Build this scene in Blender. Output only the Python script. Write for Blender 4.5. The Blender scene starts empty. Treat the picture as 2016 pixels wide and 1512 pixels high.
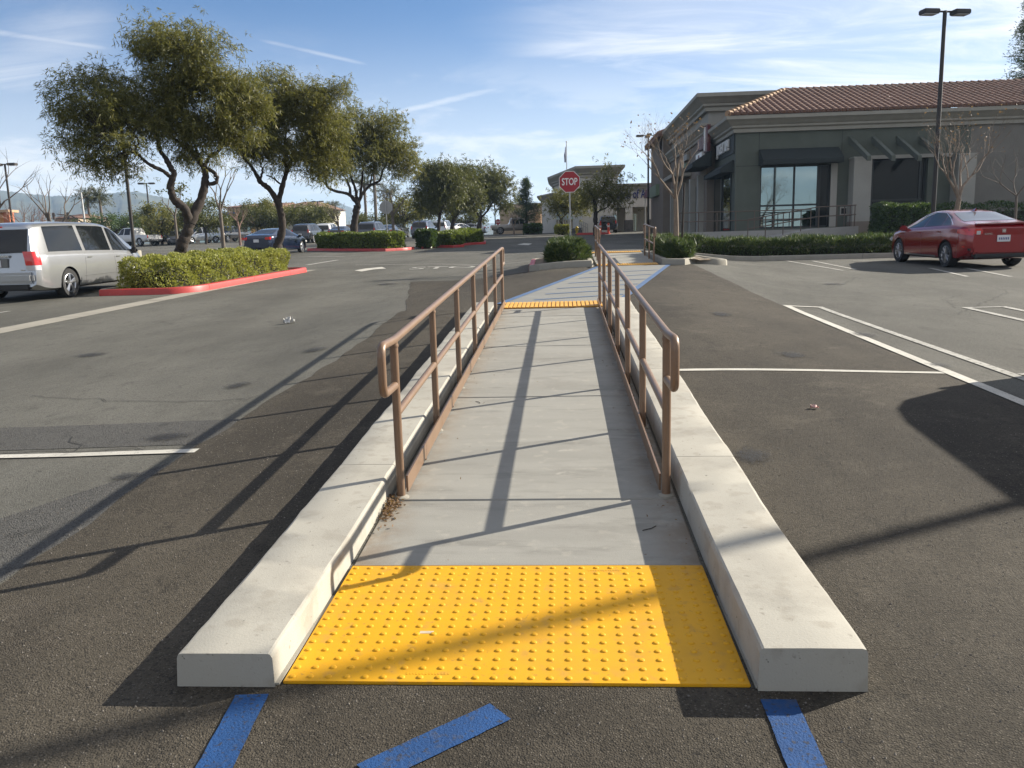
import bpy, bmesh, math, random
import numpy as np
from mathutils import Vector, Matrix
random.seed(7); rng = np.random.default_rng(7)
scene = bpy.context.scene
col = scene.collection
R = math.radians

# ------------------------------------------------------------------ camera
FPX, IW, IH = 1617.0, 2016.0, 1512.0
CAM = np.array([0.0, 0.0, 1.465])
PITCH, YAW, ROLL = R(9.762), R(3.750), R(1.547)
_F0 = np.array([-math.sin(YAW), math.cos(YAW), 0]); _R0 = np.array([math.cos(YAW), math.sin(YAW), 0]); _Z = np.array([0, 0, 1.0])
CF = _F0*math.cos(PITCH) - _Z*math.sin(PITCH); _U = _F0*math.sin(PITCH) + _Z*math.cos(PITCH)
CX = math.cos(ROLL)*_R0 - math.sin(ROLL)*_U; CY = math.sin(ROLL)*_R0 + math.cos(ROLL)*_U
cd = bpy.data.cameras.new('camera'); cam = bpy.data.objects.new('camera', cd); col.objects.link(cam)
cd.sensor_width = 36; cd.lens = FPX/IW*36; cd.clip_start = 0.05; cd.clip_end = 20000
M = Matrix.Identity(4)
for i in range(3):
    M[i][0] = CX[i]; M[i][1] = CY[i]; M[i][2] = -CF[i]; M[i][3] = CAM[i]
cam.matrix_world = M
scene.camera = cam

# ------------------------------------------------------------------ light
SUN_AZ, SUN_EL = R(61.8), R(26.0)          # azimuth from +Y towards +X
scene.view_settings.view_transform = 'Standard'; scene.view_settings.look = 'None'
scene.view_settings.gamma = 1; scene.view_settings.exposure = 1.29
scene.view_settings.use_curve_mapping = False
sd = bpy.data.lights.new('sun', 'SUN'); sd.energy = 5.0; sd.angle = R(0.53); sd.color = (1.0, 0.92, 0.785)
sun = bpy.data.objects.new('sun', sd); col.objects.link(sun)
S_DIR = Vector((math.sin(SUN_AZ)*math.cos(SUN_EL), math.cos(SUN_AZ)*math.cos(SUN_EL), math.sin(SUN_EL)))
sun.rotation_euler = S_DIR.to_track_quat('Z', 'Y').to_euler(); sun.location = (40, 20, 30)

def NN(nt, t, **kw):
    n = nt.nodes.new(t)
    for k, v in kw.items():
        if k.startswith('i_'):
            n.inputs[k[2:].replace('_', ' ')].default_value = v
        else: setattr(n, k, v)
    return n
def mathn(nt, op, a, b=None, c=None, clamp=False):
    n = nt.nodes.new('ShaderNodeMath'); n.operation = op; n.use_clamp = clamp
    for i, x in enumerate((a, b, c)):
        if x is None: continue
        if isinstance(x, (int, float)): n.inputs[i].default_value = x
        else: nt.links.new(x, n.inputs[i])
    return n.outputs[0]
def maprange(nt, v, a, b, c=0.0, d=1.0, smooth=True):
    n = nt.nodes.new('ShaderNodeMapRange'); n.interpolation_type = 'SMOOTHSTEP' if smooth else 'LINEAR'; n.clamp = True
    nt.links.new(v, n.inputs['Value'])
    for k, x in zip(('From Min', 'From Max', 'To Min', 'To Max'), (a, b, c, d)): n.inputs[k].default_value = x
    return n.outputs[0]
def mixc(nt, fac, a, b, mode='MIX'):
    n = nt.nodes.new('ShaderNodeMix'); n.data_type = 'RGBA'; n.blend_type = mode
    if isinstance(fac, (int, float)): n.inputs[0].default_value = fac
    else: nt.links.new(fac, n.inputs[0])
    for i, x in ((6, a), (7, b)):
        if isinstance(x, tuple): n.inputs[i].default_value = (*x, 1) if len(x) == 3 else x
        else: nt.links.new(x, n.inputs[i])
    return n.outputs[2]

# world: physical sky with thin cirrus
w = bpy.data.worlds.new('World'); scene.world = w; w.use_nodes = True
nt = w.node_tree; nt.nodes.clear()
sky = NN(nt, 'ShaderNodeTexSky', sky_type='NISHITA', sun_disc=False, sun_elevation=SUN_EL, sun_rotation=SUN_AZ,
         altitude=300, air_density=1.0, dust_density=0.1, ozone_density=8.0)
tc = NN(nt, 'ShaderNodeTexCoord')
sep = NN(nt, 'ShaderNodeSeparateXYZ'); nt.links.new(tc.outputs['Generated'], sep.inputs[0])
zc = mathn(nt, 'MAXIMUM', sep.outputs[2], 0.0)
den = mathn(nt, 'ADD', zc, 0.16)
px = mathn(nt, 'DIVIDE', sep.outputs[0], den); py = mathn(nt, 'DIVIDE', sep.outputs[1], den)
cmb = NN(nt, 'ShaderNodeCombineXYZ'); nt.links.new(px, cmb.inputs[0]); nt.links.new(py, cmb.inputs[1])
def cloud_layer(scale, rot, stretch, detail, lo, hi, dist=0.6, off=(0, 0, 0)):
    mp = NN(nt, 'ShaderNodeMapping'); mp.inputs['Rotation'].default_value = (0, 0, rot); mp.inputs['Scale'].default_value = (scale, scale*stretch, 1)
    mp.inputs['Location'].default_value = off
    nt.links.new(cmb.outputs[0], mp.inputs[0])
    n = NN(nt, 'ShaderNodeTexNoise'); n.inputs['Scale'].default_value = 1; n.inputs['Detail'].default_value = detail
    n.inputs['Roughness'].default_value = 0.62; n.inputs['Distortion'].default_value = dist
    nt.links.new(mp.outputs[0], n.inputs['Vector'])
    return maprange(nt, n.outputs[0], lo, hi)
big = cloud_layer(0.30, 0.5, 1.0, 3, 0.37, 0.58, 0.25, (8.1, 0.8, 0))
fine = cloud_layer(1.3, 0.55, 3.2, 9, 0.33, 0.72, 1.0, (0.3, 4.0, 0))
puff = cloud_layer(1.6, 0.0, 1.0, 7, 0.46, 0.62, 0.2, (7.1, 2.0, 0))
veil = mathn(nt, 'MULTIPLY', big, mathn(nt, 'ADD', mathn(nt, 'MULTIPLY', fine, 0.66), 0.40))
lowm = maprange(nt, zc, 0.05, 0.27, 1.0, 0.0)
low = mathn(nt, 'MULTIPLY', lowm, mathn(nt, 'ADD', mathn(nt, 'MULTIPLY', puff, 0.42), 0.58))
mask = mathn(nt, 'MAXIMUM', veil, low, clamp=True)
def contrail(pa, pb, width, amp):
    # a streak along the great circle through two sky directions
    a = Vector(pa).normalized(); b = Vector(pb).normalized(); nrm = a.cross(b).normalized(); mid = (a+b).normalized(); half = a.dot(mid)
    dp = NN(nt, 'ShaderNodeVectorMath', operation='DOT_PRODUCT'); dp.inputs[1].default_value = nrm; nt.links.new(tc.outputs['Generated'], dp.inputs[0])
    dm = NN(nt, 'ShaderNodeVectorMath', operation='DOT_PRODUCT'); dm.inputs[1].default_value = mid; nt.links.new(tc.outputs['Generated'], dm.inputs[0])
    line = maprange(nt, mathn(nt, 'ABSOLUTE', dp.outputs['Value']), 0.0, width, 1.0, 0.0)
    rngm = maprange(nt, dm.outputs['Value'], half-0.002, half+(1-half)*0.6)
    return mathn(nt, 'MULTIPLY', mathn(nt, 'MULTIPLY', line, rngm), mathn(nt, 'ADD', mathn(nt, 'MULTIPLY', fine, amp), amp*0.35))
def ray(u, v): return CF + CX*(u-1008)/FPX - CY*(v-756)/FPX
for (a, b, wd, am) in (((-60, 56), (190, 92), .006, .45), ((770, 225), (985, 172), .008, .55), ((830, 205), (1150, 285), .012, .4), ((540, 85), (700, 122), .004, .3)):
    mask = mathn(nt, 'MAXIMUM', mask, contrail(ray(*a), ray(*b), wd, am))
bright = mixc(nt, 0.88, sky.outputs[0], (10.8, 10.4, 9.9))
skyc = mixc(nt, mathn(nt, 'MULTIPLY', mask, 0.9, clamp=True), sky.outputs[0], bright)
bg = NN(nt, 'ShaderNodeBackground'); bg.inputs['Strength'].default_value = 0.050
nt.links.new(skyc, bg.inputs[0]); wo = NN(nt, 'ShaderNodeOutputWorld'); nt.links.new(bg.outputs[0], wo.inputs[0])

# ------------------------------------------------------------------ terrain height and pixel helpers
def sm(t): t = min(max(t, 0.0), 1.0); return t*t*(3-2*t)
def base_z(y):
    if y < -15: return -0.39
    if y < 84: return 0.026*y
    t = min((y-84)/30.0, 1.0); return 0.026*84 + 0.026*30*(t - t*t/2)
_BY = [3.34, 12.2, 21.0, 25.0, 40.0]; _BV = [0.0, 0.21, 0.27, 0.27, 0.0]
def bump_z(x, y):
    if y <= 3.34 or y >= 40: return 0.0
    b = float(np.interp(y, _BY, _BV)); xc = float(np.interp(y, [12.2, 21.0], [-0.18, 1.62]))
    return b*(1-sm((abs(x-xc)-1.2)/3.3))
def G(x, y): return base_z(y) + bump_z(x, y)
def GP(u, v, dz=0.0):
    """point where the view ray through a pixel of the photograph meets the ground"""
    d = ray(u, v); prev = 0.3; yy = 0.3
    while yy < 260:
        t = yy/d[1]; p = CAM + d*t
        if p[2] < G(p[0], p[1]) + dz:
            lo, hi = prev, yy
            for _ in range(30):
                m = (lo+hi)/2; q = CAM + d*(m/d[1])
                if q[2] < G(q[0], q[1]) + dz: hi = m
                else: lo = m
            return CAM + d*(hi/d[1])
        prev = yy; yy *= 1.02
    return CAM + d*(120/d[1])
def AY(u, v, Y): d = ray(u, v); return CAM + d*(Y/d[1])
def XA(u, Y, v=470): return float(AY(u, v, Y)[0])

# ------------------------------------------------------------------ mesh helpers
class MB:
    def __init__(s): s.v = []; s.f = []; s.m = []; s.cur = 0; s.xf = None
    def add(s, vs, fs):
        o = len(s.v)
        if s.xf is not None: vs = [tuple(s.xf @ Vector(p)) for p in vs]
        s.v += [tuple(map(float, p)) for p in vs]; s.f += [tuple(i+o for i in f) for f in fs]; s.m += [s.cur]*len(fs)
    def box(s, c, d, b=0.0):
        x, y, z = c; a, e, h = d[0]/2, d[1]/2, d[2]/2
        if b <= 0:
            vs = [(x+i*a, y+j*e, z+k*h) for k in (-1, 1) for j in (-1, 1) for i in (-1, 1)]
            s.add(vs, [(0, 2, 3, 1), (4, 5, 7, 6), (0, 1, 5, 4), (2, 6, 7, 3), (0, 4, 6, 2), (1, 3, 7, 5)])
        else:
            b = min(b, a*.9, e*.9, h*.9); bm = bmesh.new(); bmesh.ops.create_cube(bm, size=1)
            bmesh.ops.scale(bm, vec=d, verts=bm.verts); bmesh.ops.bevel(bm, geom=bm.edges[:], offset=b, segments=2, affect='EDGES')
            bmesh.ops.translate(bm, vec=c, verts=bm.verts); bm.verts.index_update()
            s.add([v.co[:] for v in bm.verts], [[v.index for v in f.verts] for f in bm.faces]); bm.free()
    def prism(s, poly, z0, z1):
        n = len(poly); zz0 = z0 if callable(z0) else (lambda x, y: z0); zz1 = z1 if callable(z1) else (lambda x, y: z1)
        vs = [(x, y, zz0(x, y)) for x, y in poly] + [(x, y, zz1(x, y)) for x, y in poly]
        s.add(vs, [tuple(range(n))[::-1], tuple(range(n, 2*n))] + [(i, (i+1) % n, n+(i+1) % n, n+i) for i in range(n)])
    def tube(s, path, r, sides=8, cap=True):
        P = [Vector(p) for p in path]; n = len(P); rr = r if hasattr(r, '__len__') else [r]*n
        T = []
        for i in range(n):
            a = P[max(i-1, 0)]; b = P[min(i+1, n-1)]; d = (b-a)
            T.append(d.normalized() if d.length > 1e-9 else Vector((0, 0, 1)))
        nv = Vector((0, 0, 1)) if abs(T[0].z) < .9 else Vector((1, 0, 0))
        nv = (nv - T[0]*nv.dot(T[0])).normalized(); vs = []
        for i in range(n):
            nv = nv - T[i]*nv.dot(T[i]); nv = nv.normalized() if nv.length > 1e-6 else T[i].orthogonal().normalized()
            bv = T[i].cross(nv); k = rr[i]
            for j in range(sides):
                a = 2*math.pi*j/sides; vs.append(P[i] + (nv*math.cos(a)+bv*math.sin(a))*k)
        fs = [(i*sides+j, i*sides+(j+1) % sides, (i+1)*sides+(j+1) % sides, (i+1)*sides+j) for i in range(n-1) for j in range(sides)]
        if cap: fs += [tuple(range(sides))[::-1], tuple(range((n-1)*sides, n*sides))]
        s.add(vs, fs)
    def lathe(s, prof, seg=24, axis='z', c=(0, 0, 0), closed=False, cap=True):
        vs = []; n = len(prof)
        for i in range(seg):
            a = 2*math.pi*i/seg
            for r, h in prof:
                p = (r*math.cos(a), r*math.sin(a), h) if axis == 'z' else (r*math.cos(a), h, r*math.sin(a))
                vs.append((p[0]+c[0], p[1]+c[1], p[2]+c[2]))
        fs = []
        for i in range(seg):
            j = (i+1) % seg
            for k in range(n if closed else n-1):
                l = (k+1) % n; fs.append((i*n+k, j*n+k, j*n+l, i*n+l))
        if not closed and cap:
            if prof[0][0] > 1e-6: fs.append(tuple(i*n for i in range(seg))[::-1])
            if prof[-1][0] > 1e-6: fs.append(tuple(i*n+n-1 for i in range(seg)))
        s.add(vs, fs)
    def grid(s, pts):
        r, c = len(pts), len(pts[0]); s.add([p for row in pts for p in row],
            [(i*c+j, i*c+j+1, (i+1)*c+j+1, (i+1)*c+j) for i in range(r-1) for j in range(c-1)])
    def mesh(s, name, mats, smooth=None):
        me = bpy.data.meshes.new(name); me.from_pydata(s.v, [], s.f)
        mats = mats if isinstance(mats, (list, tuple)) else [mats]
        for m in mats: me.materials.append(m)
        if len(mats) > 1: me.polygons.foreach_set('material_index', s.m)
        bm = bmesh.new(); bm.from_mesh(me); bmesh.ops.recalc_face_normals(bm, faces=bm.faces)
        if smooth is not None:
            for f in bm.faces: f.smooth = True
            ang = R(smooth)
            for e in bm.edges:
                if len(e.link_faces) == 2 and e.calc_face_angle(0) > ang: e.smooth = False
        bm.to_mesh(me); bm.free(); me.update(); return me
    def build(s, name, mats, parent=None, smooth=None, loc=None):
        return link(name, s.mesh(name, mats, smooth), parent, loc)
def link(name, me, parent=None, loc=None):
    o = bpy.data.objects.new(name, me); col.objects.link(o)
    if parent is not None: o.parent = parent; KIDS.setdefault(parent.name, []).append(o)
    if loc is not None: o.location = loc
    return o
KIDS = {}
def thing(name, label, cat, loc=(0, 0, 0), rz=0.0, group=None):
    o = bpy.data.objects.new(name, None); col.objects.link(o); o.location = loc; o.rotation_euler = (0, 0, rz); o.empty_display_size = .2
    return tag(o, label, cat, group)
def tag(o, label=None, cat=None, group=None, kind=None):
    if label: o['label'] = label
    if cat: o['category'] = cat
    if group: o['group'] = group
    if kind: o['kind'] = kind
    return o
def struct(o): o['kind'] = 'structure'; return o
def copy_tree(o, parent=None):
    c = o.copy(); col.objects.link(c)
    if parent is not None: c.parent = parent; KIDS.setdefault(parent.name, []).append(c)
    for k in KIDS.get(o.name, []): copy_tree(k, c)
    return c
def leaf_mesh(name, P, D, L, W, mat, parent=None, kink=0.0):
    """many small pointed leaf faces. P positions, D unit directions"""
    n = len(P); rnd = rng.normal(size=(n, 3)); S = np.cross(D, rnd); S /= np.linalg.norm(S, axis=1)[:, None]+1e-9
    L = np.asarray(L).reshape(-1, 1)*np.ones((n, 1)); W = np.asarray(W).reshape(-1, 1)*np.ones((n, 1))
    V = np.empty((n, 4, 3)); V[:, 0] = P; V[:, 1] = P + D*L*.45 + S*W*.5; V[:, 2] = P + D*L; V[:, 2, 2] -= kink*L[:, 0]; V[:, 3] = P + D*L*.45 - S*W*.5
    me = bpy.data.meshes.new(name); me.vertices.add(n*4); me.vertices.foreach_set('co', V.reshape(-1))
    me.loops.add(n*4); me.loops.foreach_set('vertex_index', np.arange(n*4, dtype=np.int32))
    me.polygons.add(n); me.polygons.foreach_set('loop_start', np.arange(0, n*4, 4, dtype=np.int32)); me.polygons.foreach_set('loop_total', np.full(n, 4, dtype=np.int32))
    me.materials.append(mat); me.update(calc_edges=True)
    return link(name, me, parent)
def text(body, size, mat, name, parent=None, ext=0.005, sx=1.0, align='CENTER', bold=0.0):
    cu = bpy.data.curves.new('t', 'FONT'); cu.body = body; cu.size = size; cu.extrude = ext; cu.align_x = align; cu.align_y = 'CENTER'; cu.offset = bold; cu.resolution_u = 4
    o = bpy.data.objects.new('t', cu); col.objects.link(o); dg = bpy.context.evaluated_depsgraph_get()
    me = bpy.data.meshes.new_from_object(o.evaluated_get(dg)); bpy.data.objects.remove(o); bpy.data.curves.remove(cu)
    me.materials.clear(); me.materials.append(mat)
    if sx != 1.0: me.transform(Matrix.Diagonal((sx, 1, 1, 1)))
    return link(name, me, parent)

# ------------------------------------------------------------------ materials
MATS = {}
ALB = .84      # overall reflectance level that goes with the exposure above
def pmat(name, color, rough=.8, metal=0.0, spec=.5, var=0.0, vscale=3.0, dark=None, bump=0.0, bscale=40.0, coat=0.0, speck=None, stain=None, detail=6, trans=0.0, stretch=None):
    if name in MATS: return MATS[name]
    k_ = lambda c: tuple(x*ALB for x in c)
    if not metal >= .9:
        color = k_(color); dark = k_(dark) if dark else None; stain = (*stain[:2], k_(stain[2]), *stain[3:]) if stain else None; speck = [(a, b, k_(c), d, e) for a, b, c, d, e in speck] if speck else None
    m = bpy.data.materials.new(name); m.use_nodes = True; t = m.node_tree; b = t.nodes['Principled BSDF']
    b.inputs['Roughness'].default_value = rough; b.inputs['Metallic'].default_value = metal; b.inputs['Specular IOR Level'].default_value = spec
    b.inputs['Coat Weight'].default_value = coat; b.inputs['Coat Roughness'].default_value = .06
    c = color
    tcn = NN(t, 'ShaderNodeTexCoord'); vec = tcn.outputs['Object']
    if stretch:
        mp = NN(t, 'ShaderNodeMapping'); mp.inputs['Scale'].default_value = stretch; t.links.new(vec, mp.inputs[0]); vec2 = mp.outputs[0]
    else: vec2 = vec
    def noise(sc, det=6, rgh=.6, v=None):
        n = NN(t, 'ShaderNodeTexNoise'); n.inputs['Scale'].default_value = sc; n.inputs['Detail'].default_value = det; n.inputs['Roughness'].default_value = rgh
        t.links.new(v or vec2, n.inputs['Vector']); return n.outputs[0]
    cur = None
    if var > 0:
        d = dark or tuple(x*(1-var) for x in color)
        cur = mixc(t, maprange(t, noise(vscale, detail), .3, .7), d, color)
    if stain:
        (sc, amt, scol, lo, hi) = stain
        cur = mixc(t, mathn(t, 'MULTIPLY', maprange(t, noise(sc, 8, .65), lo, hi), amt), cur if cur is not None else color, scol)
    if speck:
        for (sc, amt, scol, lo, hi) in speck:
            cur = mixc(t, mathn(t, 'MULTIPLY', maprange(t, noise(sc, 2, .5, vec), lo, hi), amt), cur if cur is not None else color, scol)
    if cur is None: b.inputs['Base Color'].default_value = (*color, 1)
    else: t.links.new(cur, b.inputs['Base Color'])
    if bump > 0:
        bn = NN(t, 'ShaderNodeBump'); bn.inputs['Strength'].default_value = min(bump, 1); bn.inputs['Distance'].default_value = .01 if bump <= 1 else .01*bump
        t.links.new(noise(bscale, 4, .6, vec), bn.inputs['Height']); t.links.new(bn.outputs[0], b.inputs['Normal'])
    MATS[name] = m; return m
def leafmat(name, c1, c2, trans=.35, rough=.5, c3=None):
    c1, c2 = tuple(x*ALB for x in c1), tuple(x*ALB for x in c2); c3 = tuple(x*ALB for x in c3) if c3 else None
    m = bpy.data.materials.new(name); m.use_nodes = True; t = m.node_tree; b = t.nodes['Principled BSDF']; out = t.nodes['Material Output']
    geo = NN(t, 'ShaderNodeNewGeometry'); cc = mixc(t, geo.outputs['Random Per Island'], c1, c2)
    if c3: cc = mixc(t, maprange(t, geo.outputs['Random Per Island'], .86, .9), cc, c3)
    t.links.new(cc, b.inputs['Base Color']); b.inputs['Roughness'].default_value = rough; b.inputs['Specular IOR Level'].default_value = .35
    tr = NN(t, 'ShaderNodeBsdfTranslucent'); t.links.new(mixc(t, .5, cc, (c2[0]*1.3, c2[1]*1.35, c2[2]*.6)), tr.inputs[0])
    mx = NN(t, 'ShaderNodeMixShader'); mx.inputs[0].default_value = trans
    t.links.new(b.outputs[0], mx.inputs[1]); t.links.new(tr.outputs[0], mx.inputs[2]); t.links.new(mx.outputs[0], out.inputs[0])
    return m
def glassmat(name, tint=(.02, .025, .03), rough=.03, spec=.8):
    m = pmat(name, tint, rough, 0, spec); m.node_tree.nodes['Principled BSDF'].inputs['IOR'].default_value = 1.6; return m
def asphalt(name, lo, hi, stone, dark, big, sc=105, bump=.9, patch=.5, amt=.38):
    """bitumen with crushed stone: every voronoi cell is one stone"""
    lo, hi, stone, dark, big = (tuple(x*ALB for x in c) for c in (lo, hi, stone, dark, big))
    m = bpy.data.materials.new(name); m.use_nodes = True; t = m.node_tree; b = t.nodes['Principled BSDF']; b.inputs['Roughness'].default_value = .92; b.inputs['Specular IOR Level'].default_value = .2
    tcn = NN(t, 'ShaderNodeTexCoord'); vec = tcn.outputs['Object']
    def noise(s_, det=6, rg_=.6, v=None):
        n = NN(t, 'ShaderNodeTexNoise'); n.inputs['Scale'].default_value = s_; n.inputs['Detail'].default_value = det; n.inputs['Roughness'].default_value = rg_; t.links.new(v or vec, n.inputs['Vector']); return n.outputs[0]
    mp = NN(t, 'ShaderNodeMapping'); mp.inputs['Scale'].default_value = (1, .4, 1); t.links.new(vec, mp.inputs[0])
    c = mixc(t, maprange(t, noise(.6, 8, .62, mp.outputs[0]), .32, .68), lo, hi)
    c = mixc(t, mathn(t, 'MULTIPLY', maprange(t, noise(2.3, 8, .7), .50, .74), patch), c, big)
    c = mixc(t, mathn(t, 'MULTIPLY', maprange(t, noise(7.0, 6, .7, mp.outputs[0]), .54, .70), .45), c, dark)
    c = mixc(t, mathn(t, 'MULTIPLY', maprange(t, noise(.33, 4, .6), .52, .66), .35), c, lo)
    vo = NN(t, 'ShaderNodeTexVoronoi'); vo.inputs['Scale'].default_value = sc; t.links.new(vec, vo.inputs['Vector']); sp = NN(t, 'ShaderNodeSeparateColor'); t.links.new(vo.outputs['Color'], sp.inputs[0])
    core_ = maprange(t, vo.outputs['Distance'], .25, .62, 1.0, 0.0)
    c = mixc(t, mathn(t, 'MULTIPLY', mathn(t, 'MULTIPLY', maprange(t, sp.outputs[0], .62, .95), core_), amt), c, stone)
    c = mixc(t, mathn(t, 'MULTIPLY', maprange(t, sp.outputs[1], .70, .95), .55), c, dark)
    c = mixc(t, mathn(t, 'MULTIPLY', maprange(t, noise(38, 3, .6), .58, .70), .6), c, dark)
    t.links.new(c, b.inputs['Base Color'])
    h = mathn(t, 'ADD', mathn(t, 'MULTIPLY', core_, mathn(t, 'ADD', sp.outputs[2], .15)), mathn(t, 'MULTIPLY', noise(46, 4, .6), .9))
    bn = NN(t, 'ShaderNodeBump'); bn.inputs['Strength'].default_value = bump; bn.inputs['Distance'].default_value = .006; t.links.new(h, bn.inputs['Height']); t.links.new(bn.outputs[0], b.inputs['Normal'])
    MATS[name] = m; return m
A_OLD = asphalt('asphalt_aged', (.082, .080, .070), (.138, .134, .117), (.30, .29, .255), (.040, .039, .035), (.080, .078, .069), 150, .45)
A_NEW = asphalt('asphalt_patch', (.036, .031, .024), (.074, .064, .049), (.225, .20, .165), (.016, .015, .013), (.122, .106, .083), 145, .6)
A_SEAL = asphalt('asphalt_sealed', (.072, .070, .066), (.098, .096, .090), (.22, .22, .21), (.024, .024, .024), (.065, .064, .062), 120, .8, .4)
CONC = pmat('concrete_walk', (.305, .298, .268), .85, spec=.3, var=.16, vscale=1.3, bump=.16, bscale=180, stretch=(.6, 2.6, 1),
            stain=(2.2, .75, (.175, .170, .152), .50, .70), speck=[(120, .35, (.20, .19, .16), .60, .74), (11, .35, (.38, .36, .31), .60, .72)])
CONCW = pmat('concrete_wall', (.425, .405, .350), .82, spec=.3, var=.10, vscale=2.2, bump=.14, bscale=120,
             stain=(2.6, .65, (.26, .245, .21), .48, .74), speck=[(90, .45, (.24, .22, .18), .64, .76), (26, .6, (.20, .18, .15), .68, .77), (9, .45, (.28, .255, .21), .55, .68), (1.3, .35, (.30, .28, .24), .46, .64), (48, .8, (.13, .12, .10), .73, .77)])
CONCK = pmat('concrete_kerb', (.33, .31, .262), .88, spec=.3, var=.2, vscale=2.0, bump=.2, bscale=90, stain=(2.0, .5, (.20, .187, .16), .52, .74))
JOINT = pmat('joint_filler', (.10, .095, .085), .95)
YEL = pmat('tactile_yellow', (.72, .368, .012), .6, spec=.2, var=.10, vscale=2.5, bump=.05, bscale=200, stain=(3.2, .5, (.50, .255, .03), .48, .72), speck=[(55, .5, (.30, .18, .05), .64, .75), (14, .45, (.42, .24, .06), .58, .72), (1.7, .25, (.52, .29, .04), .46, .66), (6.5, .20, (.42, .27, .10), .64, .72)])
YEL2 = pmat('tactile_yellow_worn', (.74, .40, .06), .6, var=.15, vscale=3)
RAIL = pmat('rail_brown_paint', (.225, .142, .090), .40, spec=.5, var=.12, vscale=6, bump=.03, bscale=60, metal=.15)
REDP = pmat('red_kerb_paint', (.50, .045, .040), .5, var=.22, vscale=3, bump=.1, bscale=60, stain=(6, .4, (.34, .16, .14), .6, .75))
BLUEP = pmat('blue_road_paint', (.018, .075, .225), .8, spec=.25, var=.25, vscale=5, bump=.5, bscale=120, speck=[(60, .8, (.035, .04, .055), .58, .67), (22, .5, (.05, .07, .12), .60, .70)])
BLUEF = pmat('blue_line_paint', (.055, .125, .265), .75, var=.25, vscale=4, speck=[(90, .5, (.2, .22, .26), .58, .7)])
WHP = pmat('white_road_paint', (.56, .54, .48), .8, var=.2, vscale=3, bump=.4, bscale=150, speck=[(70, .65, (.18, .17, .15), .60, .70), (16, .5, (.20, .19, .17), .60, .72)])
CONCX = pmat('crosswalk_concrete', (.235, .236, .222), .85, spec=.3, var=.16, vscale=1.3, bump=.16, bscale=180, stretch=(.6, 2.6, 1), stain=(2.0, .5, (.19, .195, .19), .5, .72))
WHF = pmat('faded_road_paint', (.42, .41, .37), .85, var=.3, vscale=3, bump=.4, bscale=150, speck=[(22, .85, (.15, .145, .13), .52, .64)])
MULCH = pmat('mulch', (.13, .075, .045), .95, var=.5, vscale=14, bump=1, bscale=60, speck=[(60, .6, (.24, .16, .10), .6, .7)])
SOIL = pmat('dry_soil', (.22, .17, .12), .95, var=.4, vscale=8, bump=.8, bscale=50)
BARK = pmat('dark_bark', (.055, .042, .034), .95, var=.5, vscale=9, bump=1.0, bscale=28)
BARKP = pmat('pale_bark', (.26, .20, .15), .9, var=.35, vscale=7, bump=.6, bscale=30)
BARKG = pmat('grey_bark', (.17, .14, .115), .9, var=.3, vscale=7, bump=.6, bscale=30)
LEAFO = leafmat('willow_leaf', (.080, .090, .030), (.190, .184, .056), .42, .5, (.32, .28, .08))
LEAFG = leafmat('green_leaf', (.056, .068, .022), (.130, .135, .040), .34, .5)
LEAFH = leafmat('hedge_leaf', (.16, .185, .04), (.36, .36, .095), .40, .42, (.46, .45, .17))
LEAFD = leafmat('dark_hedge_leaf', (.030, .062, .020), (.085, .125, .035), .3, .38)
LEAFB = leafmat('laurel_leaf', (.06, .10, .02), (.19, .23, .05), .35, .38)
LEAFJ = leafmat('juniper_leaf', (.028, .055, .022), (.085, .12, .035), .25, .55, (.17, .19, .055))
LEAFP = leafmat('palm_leaf', (.05, .065, .025), (.12, .12, .05), .25, .5)
LEAFC = leafmat('conifer_leaf', (.030, .06, .026), (.08, .11, .04), .2, .6)
LEAFR = leafmat('dry_leaf', (.14, .085, .05), (.24, .15, .085), .3, .7)
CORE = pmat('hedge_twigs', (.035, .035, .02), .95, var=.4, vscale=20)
BLK = pmat('black_plastic', (.018, .018, .019), .55)
TYRE = pmat('tyre_rubber', (.022, .022, .023), .85, bump=.2, bscale=90)
RIM = pmat('alloy_rim', (.52, .53, .55), .3, .9)
RIMD = pmat('dark_alloy_rim', (.07, .07, .075), .35, .6)
CHROME = pmat('chrome', (.75, .76, .78), .12, 1.0)
CARGL = glassmat('car_glass', (.010, .012, .014), .03, .32)
CARGL2 = glassmat('pale_car_glass', (.14, .15, .16), .12, .9)
LAMPR = pmat('tail_lamp_red', (.60, .015, .012), .18, spec=.7, coat=.6)
LAMPW = pmat('lamp_clear', (.55, .55, .56), .15, spec=.7, coat=.6)
PLATE = pmat('number_plate_white', (.70, .70, .72), .5)
PLATET = pmat('plate_blue_ink', (.03, .05, .20), .6)
PAINT = {k: pmat('paint_'+k, c, r_, mt, coat=ct, var=.04, vscale=2) for k, c, r_, mt, ct in (
    ('silver', (.44, .45, .465), .28, .7, .8), ('red', (.27, .005, .010), .20, .15, 1.0), ('white', (.60, .60, .59), .35, 0, .8),
    ('black', (.014, .015, .018), .25, .2, 1.0), ('blue', (.012, .022, .055), .25, .4, 1.0), ('grey', (.16, .165, .17), .3, .5, .9),
    ('tan', (.22, .20, .175), .35, .4, .8), ('navy', (.03, .035, .05), .28, .3, 1.0), ('pale', (.46, .47, .48), .3, .6, .8), ('wine', (.11, .015, .02), .3, .3, 1.0))}
POLE = pmat('bronze_pole', (.034, .028, .025), .5, .3, var=.15, vscale=3)
GALV = pmat('galvanised_steel', (.42, .42, .41), .45, .7, var=.15, vscale=5)
GALVD = pmat('weathered_steel', (.20, .20, .20), .55, .5, var=.2, vscale=4)
SIGNR = pmat('sign_red', (.36, .010, .022), .45, var=.08, vscale=2)
SIGNW = pmat('sign_white', (.80, .79, .77), .45)
SIGNG = pmat('sign_back_grey', (.34, .34, .33), .5, .3, var=.15, vscale=3)
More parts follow.
